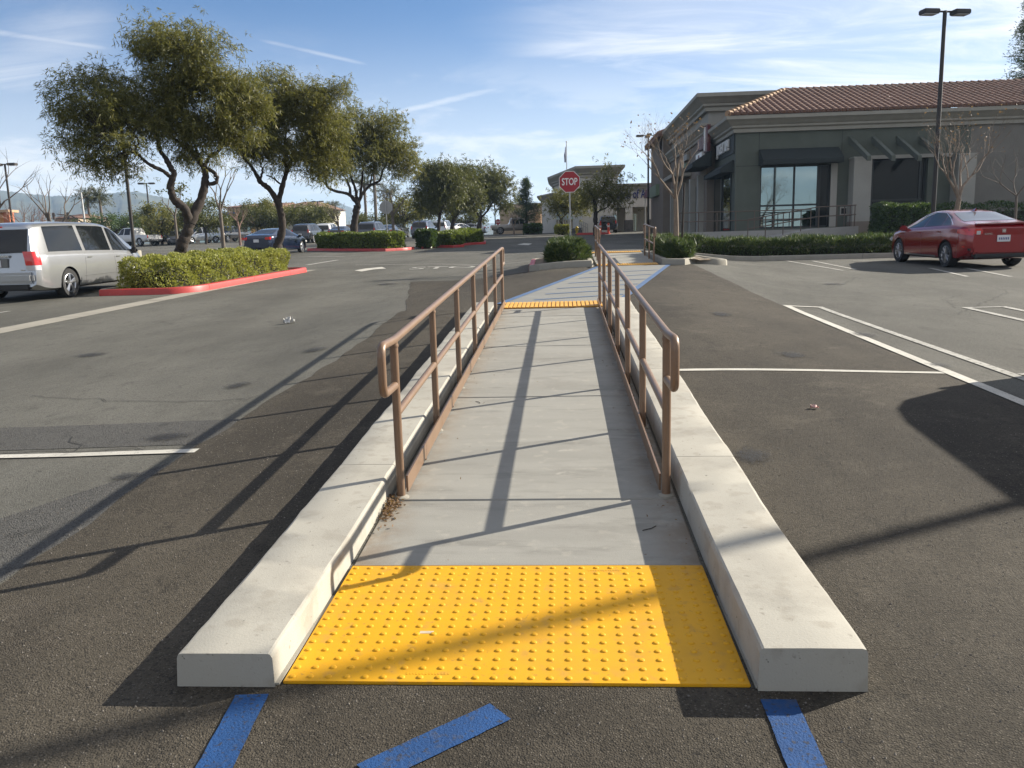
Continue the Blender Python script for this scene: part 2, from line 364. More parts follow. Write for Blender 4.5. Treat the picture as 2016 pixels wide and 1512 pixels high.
GLASSB = pmat('shop_window_glass', (.22, .29, .31), .03, 1.0)
# ================================================================== setting
def axis(stops):
    out = []
    for a, b, st in stops:
        n = max(1, int(round((b-a)/st))); out += [a+(b-a)*i/n for i in range(n)]
    return out + [stops[-1][1]]
gx = axis([(-900, -120, 60), (-120, -30, 10), (-30, -8, 1), (-8, 8, .25), (8, 30, 1), (30, 120, 10), (120, 900, 60)])
gy = axis([(-120, -15, 15), (-15, 0, 1.5), (0, 3.34, .334), (3.34, 12.2, .2215), (12.2, 21, .22), (21, 40, .25), (40, 120, 2), (120, 400, 20), (400, 2600, 200)])
m = MB(); m.grid([[(x, y, G(x, y)) for x in gx] for y in gy])
struct(m.build('parking_lot', A_OLD, smooth=60))

def sheet(name, x0, x1, y0, y1, mat, dz, step=.25, edge=None, zf=None):
    zf = zf or (lambda x, y: G(x, y)+dz)
    nx = max(2, int((x1-x0)/step)+1); ny = max(2, int((y1-y0)/step)+1); pts = []
    for j in range(ny):
        y = y0+(y1-y0)*j/(ny-1); a, b = (x0, x1) if edge is None else edge(y, x0, x1)
        pts.append([(a+(b-a)*i/(nx-1), y, zf(a+(b-a)*i/(nx-1), y)) for i in range(nx)])
    mm = MB(); mm.grid(pts); return struct(mm.build(name, mat, smooth=60))
jit = [random.uniform(-.03, .03) for _ in range(400)]
def J(y): i = int((y+30)*4) % 399; f = (y+30)*4 % 1; return jit[i]*(1-f)+jit[i+1]*f
# fresher asphalt around the ramp
sheet('asphalt_patch', -2.42, -1.10, 2.42, 12.4, A_NEW, .004, .2, lambda y, a, b: (a+J(y)+.05*math.sin(y*.9), b))
sheet('asphalt_patch', .80, 3.36, 2.42, 24.2, A_NEW, .004, .2, lambda y, a, b: (a if y < 12.3 else a+(y-12.3)*.22, b+J(y)*.6-.015*(y-13 if y > 13 else 0)))
sheet('asphalt_patch', -9.0, 9.0, -6.0, 2.42, A_NEW, .004, .42)
sheet('asphalt_patch', -4.5, -1.05, 12.4, 21.0, A_NEW, .0040, .25, lambda y, a, b: (-2.42-.35*(y-12.4)*.5+J(y), -1.0+(y-12.4)*.222))
# sealed strip left of the patch, in front of the old white line
pa = GP(0, 1022); pb = GP(390, 893); 
sheet('asphalt_seal', -3.9, -2.42, 2.43, 5.15, A_SEAL, .003, .15, lambda y, a, b: (min(pa[0]+(pb[0]-pa[0])*(y-pa[1])/(pb[1]-pa[1]), b-.02), b+J(y)))
sheet('asphalt_seal', -9.0, -2.42, 5.28, 5.95, A_SEAL, .003, .2, lambda y, a, b: (a, b+.05*math.sin(y*5)))

def strip(name, pts, width, mat, dz=.007, zf=None, step=.25, parent=None):
    """painted line that follows the surface"""
    zf = zf or (lambda x, y: G(x, y)+dz); P = [Vector((p[0], p[1], 0)) for p in pts]; row = []; L = 0
    D = []
    for i in range(len(P)):
        d = (P[min(i+1, len(P)-1)]-P[max(i-1, 0)]).normalized(); D.append(Vector((-d.y, d.x, 0)))
    for i in range(len(P)-1):
        n = max(1, int((P[i+1]-P[i]).length/step)); 
        for k in range(n+(i == len(P)-2)):
            t = k/n; q = P[i].lerp(P[i+1], t); nn = D[i].lerp(D[i+1], t).normalized()
            ja, jb = 1+random.gauss(0, .016), 1+random.gauss(0, .016); row.append([(q.x+nn.x*s*width/2, q.y+nn.y*s*width/2) for s in (-ja, 0, jb)])
    mm = MB(); mm.grid([[(x, y, zf(x, y)) for x, y in r] for r in row]); o = mm.build(name, mat, parent)
    return struct(o) if parent is None else o
g2 = lambda u, v: tuple(GP(u, v)[:2])
# right hand stall markings
strip('stall_line', [(3.44, 12.9), (3.42, 5.6), (3.40, 1.0)], .11, WHP, .009)
strip('stall_line', [(3.95, 12.9), (3.93, 5.6), (3.92, 1.0)], .10, WHF, .007)
strip('stall_line', [(3.385, 12.95), (4.0, 12.95)], .09, WHP, .008)
ya = GP(1345, 730); yb = GP(1830, 735)
strip('stall_line', [(ya[0]-.15, ya[1]), (3.36, yb[1])], .085, WHP, .009)
strip('stall_line', [(4.0, yb[1]-.03), (9.5, yb[1]-.25)], .085, WHF, .008)
a = GP(1905, 607); strip('stall_line', [(a[0], a[1]), (a[0]-.02, 6.0)], .10, WHF); strip('stall_line', [(a[0]+.55, a[1]), (a[0]+.53, 6.0)], .10, WHF); strip('stall_line', [(a[0]-.05, a[1]+.05), (a[0]+.6, a[1]+.05)], .09, WHF)
for (p, q) in (((1550, 514), (1660, 533)), ((1600, 514), (1685, 531)), ((1680, 514), (1735, 514)), ((1830, 528), (1905, 545)), ((1900, 528), (1990, 545))):
    strip('stall_line', [g2(*p), g2(*q)], .10, WHF)
# left hand markings
strip('old_white_line', [g2(-120, 903), g2(150, 897), g2(388, 889)], .085, WHP, .008)
strip('edge_line', [g2(700, 522), g2(850, 520), g2(1060, 513)], .13, WHF)
strip('edge_line', [g2(607, 505), g2(678, 505)], .16, WHF); strip('edge_line', [g2(604, 522), g2(665, 512)], .20, WHF)
strip('edge_line', [g2(-40, 622), g2(18, 613)], .10, WHF)
# turning arrow
A = [GP(u, v) for u, v in ((698, 533), (720, 529), (752, 526), (760, 529), (735, 531), (712, 535))]
mm = MB(); mm.add([(p[0], p[1], G(p[0], p[1])+.009) for p in A], [(0, 1, 4, 5), (1, 2, 3, 4)]); struct(mm.build('road_arrow', WHP))
o = text('STOP', 1.9, WHF, 'road_lettering', ext=0.0, sx=.62, bold=.02); p = GP(890, 527); slope = math.atan(.026)
o.location = (p[0], p[1], G(p[0], p[1])+.012); o.rotation_euler = (slope, -math.atan((G(p[0]+.8, p[1])-G(p[0]-.8, p[1]))/1.6), R(4)); struct(o)
A = [GP(u, v) for u, v in ((1018, 482), (1032, 479), (1048, 480), (1040, 483))]
mm = MB(); mm.add([(p_[0], p_[1], G(p_[0], p_[1])+.012) for p_ in A], [(0, 1, 2, 3)]); struct(mm.build('road_arrow', WHP))
# shallow concrete gutter across the left aisle
sheet('concrete_gutter', -9.0, -8.5, -6, 27.9, CONCK, .005, .5, lambda y, a, b: (-9.04+.008*(y-12), -8.54+.008*(y-12)))
for k in range(6): sheet('gutter_joint', -9.02, -8.53, 11.0+k*3.05, 11.03+k*3.05, JOINT, .007, .2)
# blue access-path lines near the camera
strip('blue_line', [g2(497, 1372), g2(410, 1540)], .105, BLUEP, .009, step=.03)
strip('blue_line', [g2(985, 1405), g2(720, 1530)], .105, BLUEP, .009, step=.03)
strip('blue_line', [g2(1532, 1382), g2(1600, 1540)], .105, BLUEP, .009, step=.03)
# hairline cracks
def crack(pts, mat=None, wd=.009):
    P = []
    for (x0, y0), (x1, y1) in zip(pts, pts[1:]):
        n = max(2, int(math.hypot(x1-x0, y1-y0)/.12))
        P += [(x0+(x1-x0)*i/n+random.gauss(0, .022), y0+(y1-y0)*i/n+random.gauss(0, .022)) for i in range(n)]
    strip('crack', P, wd, mat or pmat('crack_black', (.022, .022, .022), .95), .0062, step=.5)
crack([g2(120, 640), g2(300, 636), g2(470, 634), g2(600, 634)]); crack([g2(0, 893), g2(180, 888), g2(330, 884)])
crack([g2(700, 1590), g2(1100, 1580)]); crack([g2(1940, 560), g2(1985, 575), g2(1930, 600), g2(1870, 625)]); crack([g2(1690, 545), g2(1660, 560), g2(1600, 575)])
crack([g2(1885, 607), g2(1860, 590), g2(1905, 575)]); crack([g2(150, 889), g2(135, 870), g2(160, 850)]); crack([g2(60, 780), g2(330, 792), g2(520, 784)])

# ------------------------------------------------------------------ the accessible ramp
XL, XR = -.945, .578
def RZ(y): return .026*y+.006 if y < 3.34 else .0928+.0520*(y-3.34)
CONC_R = CONC.copy(); CONC_R.name = 'concrete_ramp'; t_ = CONC_R.node_tree; b_ = t_.nodes['Principled BSDF']; src_ = b_.inputs['Base Color'].links[0].from_socket
tc_ = NN(t_, 'ShaderNodeTexCoord'); sx_ = NN(t_, 'ShaderNodeSeparateXYZ'); t_.links.new(tc_.outputs['Object'], sx_.inputs[0])
def nz_(sc, lo, hi):
    n = NN(t_, 'ShaderNodeTexNoise'); n.inputs['Scale'].default_value = sc; n.inputs['Detail'].default_value = 8; n.inputs['Roughness'].default_value = .7; t_.links.new(tc_.outputs['Object'], n.inputs['Vector']); return maprange(t_, n.outputs[0], lo, hi)
ed_ = mathn(t_, 'ADD', maprange(t_, sx_.outputs[0], XL+.02, XL+.26, 1.0, 0.0), maprange(t_, sx_.outputs[0], XR-.26, XR-.02, 0.0, 1.0))     # rusty dirt washed off the toe boards
c_ = mixc(t_, mathn(t_, 'MULTIPLY', mathn(t_, 'MULTIPLY', ed_, nz_(6, .36, .62)), .62), src_, (.17, .125, .085))
c_ = mixc(t_, mathn(t_, 'MULTIPLY', nz_(1.1, .52, .68), .45), c_, (.175, .165, .145)); c_ = mixc(t_, mathn(t_, 'MULTIPLY', nz_(4.5, .64, .72), .5), c_, (.40, .385, .34)); c_ = mixc(t_, mathn(t_, 'MULTIPLY', nz_(17, .70, .75), .7), c_, (.10, .095, .085))
t_.links.new(c_, b_.inputs['Base Color'])
walk = struct(bpy.data.objects.new('walkway', None)); col.objects.link(walk); walk.location = (0, 2.4, .06)
def slab(y0, y1, x0=XL, x1=XR):
    n = 6; mm = MB(); top = [[(x0+(x1-x0)*i/4, y0+(y1-y0)*j/n-2.4, RZ(y0+(y1-y0)*j/n)-.06) for i in range(5)] for j in range(n+1)]
    e = .006
    vs = [(x0+e, y0+e, 0), (x1-e, y0+e, 0), (x1-e, y1-e, 0), (x0+e, y1-e, 0)]
    P = [(x, y-2.4, RZ(y)-.06) for x, y, _ in vs]; Q = [(x, y-2.4, RZ(y)-.06-.10) for x, y, _ in vs]
    b = .008
    I = [(x0+e+b, y0+e+b), (x1-e-b, y0+e+b), (x1-e-b, y1-e-b), (x0+e+b, y1-e-b)]
    T = [(x, y-2.4, RZ(y)-.06) for x, y in I]; P = [(p[0], p[1], p[2]-b) for p in P]
    mm.add(Q+P+T, [(0, 1, 2, 3), (0, 4, 5, 1), (1, 5, 6, 2), (2, 6, 7, 3), (3, 7, 4, 0), (4, 8, 9, 5), (5, 9, 10, 6), (6, 10, 11, 7), (7, 11, 8, 4), (8, 11, 10, 9)])
    return mm.build('slab', CONC_R, walk)
for y0, y1 in ((3.34, 4.14), (4.14, 6.42), (6.42, 8.7), (8.7, 10.95), (10.95, 11.74), (12.40, 12.55)): slab(y0, y1)
mm = MB(); mm.add([(x, y-2.4, RZ(y)-.06-.016) for y in (3.30, 12.5) for x in (XL+.01, XR-.01)], [(0, 1, 3, 2)]); mm.build('joint_bed', JOINT, walk)
# near tactile panel with truncated domes
tile = thing('tactile_panel', 'large yellow tactile panel with rows of raised domes at the near foot of the ramp', 'tactile panel', ((XL+XR)/2, 2.88, RZ(2.88)))
tl = math.atan(.026); tile.rotation_euler = (tl, 0, 0)
mm = MB(); mm.box((0, 0, .001), (XR-XL-.02, .914, .012), .003); mm.build('plate', YEL, tile)
mm = MB(); mm.lathe([(.0118, 0), (.0112, .0018), (.0088, .0038), (.004, .0043), (0, .0043)], 12); dome = mm.mesh('dome', YEL, 50)
pos = [(-.728+.0606*i, -.428+.0571*j) for j in range(16) for i in range(25)]
for i, (x, y) in enumerate(pos[:300]): link('dome', dome, tile, (x, y, .0068))
mm = MB()
for x, y in pos[300:]: mm.lathe([(.0118, .0068), (.0112, .0086), (.0088, .0106), (.004, .0111), (0, .0111)], 12, c=(x, y, 0))
tag(mm.build('domes', YEL, tile, 50), kind='stuff')
for (x, y) in ((-.28, -.405), (.34, .403)):
    mm = MB()
    for k in range(14): mm.box((x-.07+k*.0105, y, .0073), (.006, .010+.004*(k % 3 == 0), .0012))
    mm.build('moulded_mark', YEL, tile)
mm = MB(); mm.box((-.33, -.13, .0074), (.05, .018, .0006)); mm.build('scuff_mark', pmat('scuff', (.62, .52, .38), .8, var=.3, vscale=40), tile)
# far ridged panels
def bar_panel(label, xa, xb, y0, y1, zf, n):
    t = thing('tactile_panel', label, 'tactile panel', ((xa+xb)/2, (y0+y1)/2, zf((y0+y1)/2)), 0, 'tactile panels at the ramp ends'); t.rotation_euler = (math.atan((zf(y1)-zf(y0))/(y1-y0)), 0, 0)
    q = MB(); q.box((0, 0, .0), (xb-xa, y1-y0, .012)); q.build('plate', pmat('tactile_groove_shade', (.34, .17, .03), .7), t)  # shadow between the bars is put into the darker plate colour
    wv = (xb-xa)/n; q = MB(); q.box((0, 0, .012), (wv*.80, (y1-y0)*.97, .014), .004); me = q.mesh('bar', YEL2)
    for i in range(n): link('bar', me, t, (-(xb-xa)/2+wv*(i+.5), 0, 0))
bar_panel('ridged yellow tactile panel at the far top end of the near ramp', XL+.02, XR-.02, 11.76, 12.38, RZ, 24)

# low concrete side walls
def side_wall(label, xi, xo, h):
    t = thing('ramp_side_wall', label, 'low wall', ((xi+xo)/2, 2.42, .06)); sgn = 1 if xo > xi else -1
    js = [2.40, 4.40, 6.75, 9.1, 11.68]
    for k, (y0, y1) in enumerate(zip(js, js[1:])):
        q = MB(); e = .003; b = .014; n = 26; rows = []
        for j in range(n+1):
            y = y0+e+(y1-y0-2*e)*j/n; zt = (.026*y if y < 3.34 else RZ(y)-.006)+h+(-.012 if y < 2.5 and False else 0); zb = G((xi+xo)/2, y)-.1
            inset = b if (j in (0, n)) else 0
            wob = .004*math.sin(y*3.1+k)+random.gauss(0, .0008); ed = random.gauss(0, .0009); ei = random.gauss(0, .0010); ch = .010*max(0, random.random()-.94)/.06
            rows.append([(xi, y, zb), (xi+sgn*.004, y, zt-b*1.3), (xi+sgn*(b*.45+.004+ch), y, zt-b*.35-inset*.1+ei-ch*.6), (xi+sgn*(b*1.3+ch*.6), y, zt-inset*.2), ((xi+xo)/2, y, zt+.001-inset*.2), (xo-sgn*b*1.3+wob, y, zt-inset*.2), (xo-sgn*b*.4+wob, y, zt-b*.4-inset*.1+ed), (xo+wob, y, zt-b*1.4), (xo+sgn*.012, y, zb)])
        q.grid([[(p[0]-(xi+xo)/2, p[1]-2.42, p[2]-.06) for p in r] for r in rows]); L = len(rows[0])
        q.f.append(tuple(range(L))); q.m.append(0); q.f.append(tuple(range(n*L, n*L+L))[::-1]); q.m.append(0)
        q.build('wall_segment', CONCW, t, 24)
    return t
side_wall('low concrete side wall left of the ramp, its inner face sunlit', XL-.006, -1.275, .122)
side_wall('low concrete side wall right of the ramp, its inner face in shadow', XR+.006, .912, .150)
for s_, xx in ((1, XL-.005), (-1, XR+.012)):
    mm = MB(); mm.box((xx, 2.88-2.4, RZ(2.88)-.06-.004), (.022, .95, .006)); mm.build('edge_filler', CONCK, walk)

# handrails
def fillet(pts, r=.05, n=5):
    out = [Vector(pts[0])]
    for i in range(1, len(pts)-1):
        p, a, b = Vector(pts[i]), Vector(pts[i-1]), Vector(pts[i+1]); da = (a-p).normalized(); db = (b-p).normalized(); k = min(r, (a-p).length*.45, (b-p).length*.45)
        for j in range(n+1):
            t = j/n; out.append((p+da*k)*(1-t)**2 + p*2*t*(1-t) + (p+db*k)*t*t)
    out.append(Vector(pts[-1])); return out
def handrail(label, X, ys, zf, h, side, toe=True, near=.31, hm=.46, group=None, far=.30):
    t = thing('handrail', label, 'handrail', (X, ys[0], zf(ys[0])), 0, group); z0 = zf(ys[0]); y0 = ys[0]; L = lambda y, z: (0, y-y0, z-z0)
    r = .021
    zt = zf(ys[0])+h
    top = [L(ys[0]-.02, zf(ys[0])+h-.235), L(ys[0]-near, zf(ys[0])+h-.235), L(ys[0]-near, zt+.005), L(ys[0], zt)] + [L(y, zf(y)+h) for y in ys[1:]]
    yl = ys[-1]; top += [L(yl+far, zf(yl)+h), L(yl+far, zf(yl)+h-.235), L(yl, zf(yl)+h-.235)]
    q = MB(); q.tube(fillet(top, .055), r, 14); q.build('top_rail', RAIL, t, 50)
    for ya_, yb_ in zip(ys, ys[1:]):
        q = MB(); q.tube([L(ya_+.015, zf(ya_)+hm), L(yb_-.015, zf(yb_)+hm)], r, 12); q.build('mid_rail', RAIL, t, 50)
    for y in ys:
        q = MB(); q.tube([L(y, zf(y)-.03), L(y, zf(y)+h)], .0225, 12); pp_ = q.build('post', RAIL, t, 50)
        q = MB(); c0 = L(y, zf(y)); q.lathe([(.046, -.01), (.043, .004), (.030, .008), (.022, .012), (.022, .02)], 12, c=c0); q.build('grout_collar', CONCK, pp_, 50)
        q = MB(); c0 = L(y, zf(y)+h); q.lathe([(.0255, -.034), (.0262, -.028), (.0248, -.020)], 12, c=c0); q.build('weld', RAIL, pp_, 50)
    if toe:
        for i, (ya_, yb_) in enumerate(zip(ys, ys[1:])):
            for (a_, b_) in ((ya_+.03, (ya_+yb_)/2-.002), ((ya_+yb_)/2+.002, yb_+.026)):
                q = MB(); xo = side*.030; th = .010; za, zb = zf(a_), zf(b_)
                vs = []
                for (yy, zz) in ((a_, za), (b_, zb)):
                    for (dx, dz_) in ((0, .018), (side*th, .018), (side*th, .108), (0, .108)): vs.append((xo-side*.006+dx, yy-y0, zz-z0+dz_))
                q.add(vs, [(0, 1, 2, 3), (7, 6, 5, 4), (0, 4, 5, 1), (1, 5, 6, 2), (2, 6, 7, 3), (3, 7, 4, 0)]); q.build('toe_board', RAIL, t)
            q = MB(); q.box((side*.02, (ya_+yb_)/2-y0, zf((ya_+yb_)/2)-z0+.035), (.025, .02, .09)); q.build('toe_bracket', RAIL, t)
    return t
PY = [4.19+1.29*i for i in range(7)]
handrail('brown tubular handrail along the left side of the near ramp', -.885, PY, RZ, .845, 1, near=.30)
handrail('brown tubular handrail along the right side of the near ramp', .520, PY, RZ, .855, -1, near=.31)

# crosswalk to the second ramp
def cw_l(y): return -.93+(y-12.5)*(1.86/8.2)
def cw_r(y): return .78+(y-12.5)*(1.76/8.2)
CZ = lambda x, y: G(x, y)+.012
sheet('crosswalk', 0, 1, 12.52, 20.9, CONCX, .012, .2, lambda y, a, b: (cw_l(y), cw_r(y)))
strip('blue_line', [(cw_l(12.5)-.05, 12.5), (cw_l(20.8)-.05, 20.8)], .11, BLUEF, .016)
strip('blue_line', [(cw_r(12.5)+.05, 12.5), (cw_r(20.9)+.05, 20.9)], .11, BLUEF, .016)
for k, y in enumerate((13.0, 13.9, 14.9, 16.0, 17.2, 18.5)):
    strip('blue_line', [(cw_l(y)+.35-.04*k, y-.02), (cw_r(y+.55)-.03, y+.55)], .075, BLUEF, .017)
# second ramp between the two planted islands
X2L, X2R = .86, 2.38
def R2(y): return G(1.62, 20.9)+.014+(y-20.9)*.055
w2 = struct(bpy.data.objects.new('walkway', None)); col.objects.link(w2); w2.location = (1.62, 21, R2(21))
for y0, y1 in ((21.4, 23.1), (23.1, 25.4)):
    mm = MB(); vs = [(x-1.62, y-21, R2(y)-R2(21)-d) for d in (.3, 0) for (x, y) in ((X2L, y0+.006), (X2R, y0+.006), (X2R, y1-.006), (X2L, y1-.006))]
    mm.add(vs, [(0, 3, 2, 1), (4, 5, 6, 7), (0, 1, 5, 4), (1, 2, 6, 5), (2, 3, 7, 6), (3, 0, 4, 7)]); mm.build('slab', CONC, w2)
bar_panel('ridged yellow tactile panel at the foot of the far ramp between the islands', X2L, X2R, 20.9, 21.4, R2, 24)
bar_panel('thin yellow tactile panel at the upper end of the far ramp', X2L, X2R, 25.42, 25.9, R2, 24)
handrail('short brown handrail beside the juniper island on the far ramp', .93, [21.55, 22.75, 23.95], R2, .88, 1, toe=False, hm=.48)
handrail('short brown handrail on the right of the far ramp beside the rounded kerb', 2.33, [21.55, 22.75, 23.95], R2, .88, -1, toe=False, hm=.48)
strip('blue_line', [(cw_r(20.9)+.9, 27.2), (cw_r(20.9)+1.5, 31.0)], .25, BLUEF, .01)

# ------------------------------------------------------------------ kerbs and islands
def kerb(name, pts, mats, wd=.15, ht=.15, closed=False, seg=3.0, split=None):
    """kerb along a ground polyline; outer face on the right of travel"""
    P = [Vector((p[0], p[1])) for p in pts]
    if closed: P.append(P[0])
    Q = []
    for a_, b_ in zip(P, P[1:]):
        n = max(1, int((b_-a_).length/.3)); Q += [a_.lerp(b_, i/n) for i in range(n)]
    Q.append(P[-1]); n = len(Q); acc = [0]
    for a_, b_ in zip(Q, Q[1:]): acc.append(acc[-1]+(b_-a_).length)
    N = []
    for i in range(n):
        a_ = Q[i-1] if i else (Q[n-2] if closed else Q[0]); b_ = Q[i+1] if i < n-1 else (Q[1] if closed else Q[-1]); d = (b_-a_).normalized(); N.append(Vector((-d.y, d.x)))
    par = struct(bpy.data.objects.new(name, None)); col.objects.link(par); o0 = Vector((Q[0].x, Q[0].y, G(*Q[0]))); par.location = o0
    k = 0
    while k < n-1:
        e = k+1
        while e < n-1 and acc[e]-acc[k] < seg: e += 1
        rows = []
        for i in range(k, e+1):
            zb = G(Q[i].x, Q[i].y); sh = .006 if (i == k) else (-.006 if i == e else 0)
            t_ = (Q[min(i+1, n-1)]-Q[max(i-1, 0)]).normalized()*sh
            prof = [(0, -.05), (.008, ht*.75), (.022, ht*.94), (.045, ht), (wd-.012, ht), (wd, ht-.012), (wd, -.05)]
            rows.append([(Q[i].x+N[i].x*a+t_.x-o0.x, Q[i].y+N[i].y*a+t_.y-o0.y, zb+h_-o0.z) for a, h_ in prof])
        q = MB(); q.grid(rows); L = 7; q.f += [tuple(range(L))[::-1], tuple(range((e-k)*L, (e-k)*L+L))]; q.m += [0, 0]
        mt = mats if not callable(mats) else mats(Q[(k+e)//2])
        q.build('kerb_segment', mt, par, 40); k = e
    return par
def bed(name, poly, mat, h=.10):
    q = MB(); bm = bmesh.new(); vs = [bm.verts.new((x, y, 0)) for x, y in poly]; bm.faces.new(vs); bmesh.ops.triangulate(bm, faces=bm.faces[:])
    bmesh.ops.subdivide_edges(bm, edges=bm.edges[:], cuts=5, use_grid_fill=True); bm.verts.index_update()
    q.add([(v.co.x, v.co.y, G(v.co.x, v.co.y)+h+random.uniform(-.02, .03)) for v in bm.verts], [[v.index for v in f.verts] for f in bm.faces]); bm.free()
    return struct(q.build(name, mat))
def arc(cx, cy, r, a0, a1, n=8): return [(cx+r*math.cos(R(a0+(a1-a0)*i/n)), cy+r*math.sin(R(a0+(a1-a0)*i/n))) for i in range(n+1)]
def inset(poly, d):
    """offset a ccw outline inwards"""
    P = [Vector(p) for p in poly]; out = []; n = len(P)
    for i in range(n):
        e0 = (P[i]-P[i-1]); e1 = (P[(i+1) % n]-P[i]); n0 = Vector((-e0.y, e0.x)).normalized(); n1 = Vector((-e1.y, e1.x)).normalized(); b_ = n0+n1
        out.append(tuple(P[i]+b_*(d/max(b_.length_squared/2, .5))))
    return out
# island with the nearest willow: travel clockwise so the interior is on the left -> use ccw order
isl1 = [(-10.9, 18.75), (-10.2, 18.75)] + arc(-9.6, 19.65, .95, -75, -12, 5) + [(-8.64, 20.4), (-8.38, 26.4)] + arc(-8.74, 26.6, .37, 5, 90, 4) + [(-10.6, 27.0), (-10.95, 26.6), (-11.0, 19.0)]
kerb('kerb', isl1, lambda q: CONCK if (q.x < -10.3) else REDP, closed=True, seg=2.6)
bed('planting_bed', inset(isl1, .12), MULCH, .11)
k2 = GP(612, 494); k3 = GP(800, 493); 
isl2 = [(k2[0]-.3, k2[1]+.2), (k2[0]+1.2, k2[1]-1.2), (k3[0]-1.0, k3[1]-.8), (k3[0], k3[1]+.2), (k3[0]+.2, k3[1]+1.4), (k3[0]-1.5, k3[1]+3), (k2[0], k2[1]+3)]
kerb('kerb', isl2, lambda q: CONCK if q.x < k2[0]+.1 else REDP, closed=True, seg=4); bed('planting_bed', inset(isl2, .2), MULCH, .11)
k4 = GP(835, 488); k5 = GP(912, 487)
isl3 = [(k3[0]+.6, k3[1]+1.6), (k4[0]+.6, k4[1]-.2), (k5[0]-.6, k5[1]-.2), (k5[0], k5[1]+.5), (k5[0]-.4, k5[1]+3.2), (k4[0]-1, k4[1]+3.2)]
kerb('kerb', isl3, REDP, closed=True, seg=4); bed('planting_bed', inset(isl3, .2), MULCH, .11)
k6 = GP(912, 484); k7 = GP(955, 481)
isl4 = [(k6[0], k6[1]), (k7[0]-.8, k7[1]-.4), (k7[0], k7[1]+.4), (k7[0]-.3, k7[1]+4), (k6[0]-1, k6[1]+4)]
kerb('kerb', isl4, REDP, closed=True, seg=4); bed('planting_bed', inset(isl4, .2), MULCH, .11)
# juniper island with the stop sign
isl5 = [(-.88, 21.0)] + [(-.6, 20.75), (.72, 20.85), (.76, 21.0), (.76, 25.2), (.4, 25.6), (-.5, 25.4), (-.95, 24.6)]
kerb('kerb', isl5, lambda q: REDP if q.x < -.75 else CONCK, closed=True, seg=2.0, ht=.17); bed('planting_bed', inset(isl5, .12), SOIL, .13)
# rounded island on the right, then the long kerb below the hedge
k8 = GP(1435, 523); k9 = GP(1600, 511)
isl6 = [(2.46, 20.95), (3.0, 20.7), (k8[0]-.9, k8[1]-.3)] + arc(k8[0]-.55, k8[1]+.25, .55, -80, 60, 6) + [(k8[0]-1.2, k9[1]-.9), (k8[0]-1.5, k9[1]+.2), (k8[0]-1.6, 27.5), (2.6, 27.5), (2.46, 24)]
kerb('kerb', isl6, CONCK, closed=True, seg=2.4, ht=.16); bed('planting_bed', inset(isl6, .12), SOIL, .12)
isl7 = [(k8[0]-1.2, k9[1]-.1), (k9[0], k9[1]), (24, k9[1]-.1), (24, k9[1]+6), (k8[0]-1.2, k9[1]+6)]
kerb('kerb', isl7, CONCK, closed=True, seg=3.0); bed('planting_bed', inset(isl7, .1), SOIL, .10)
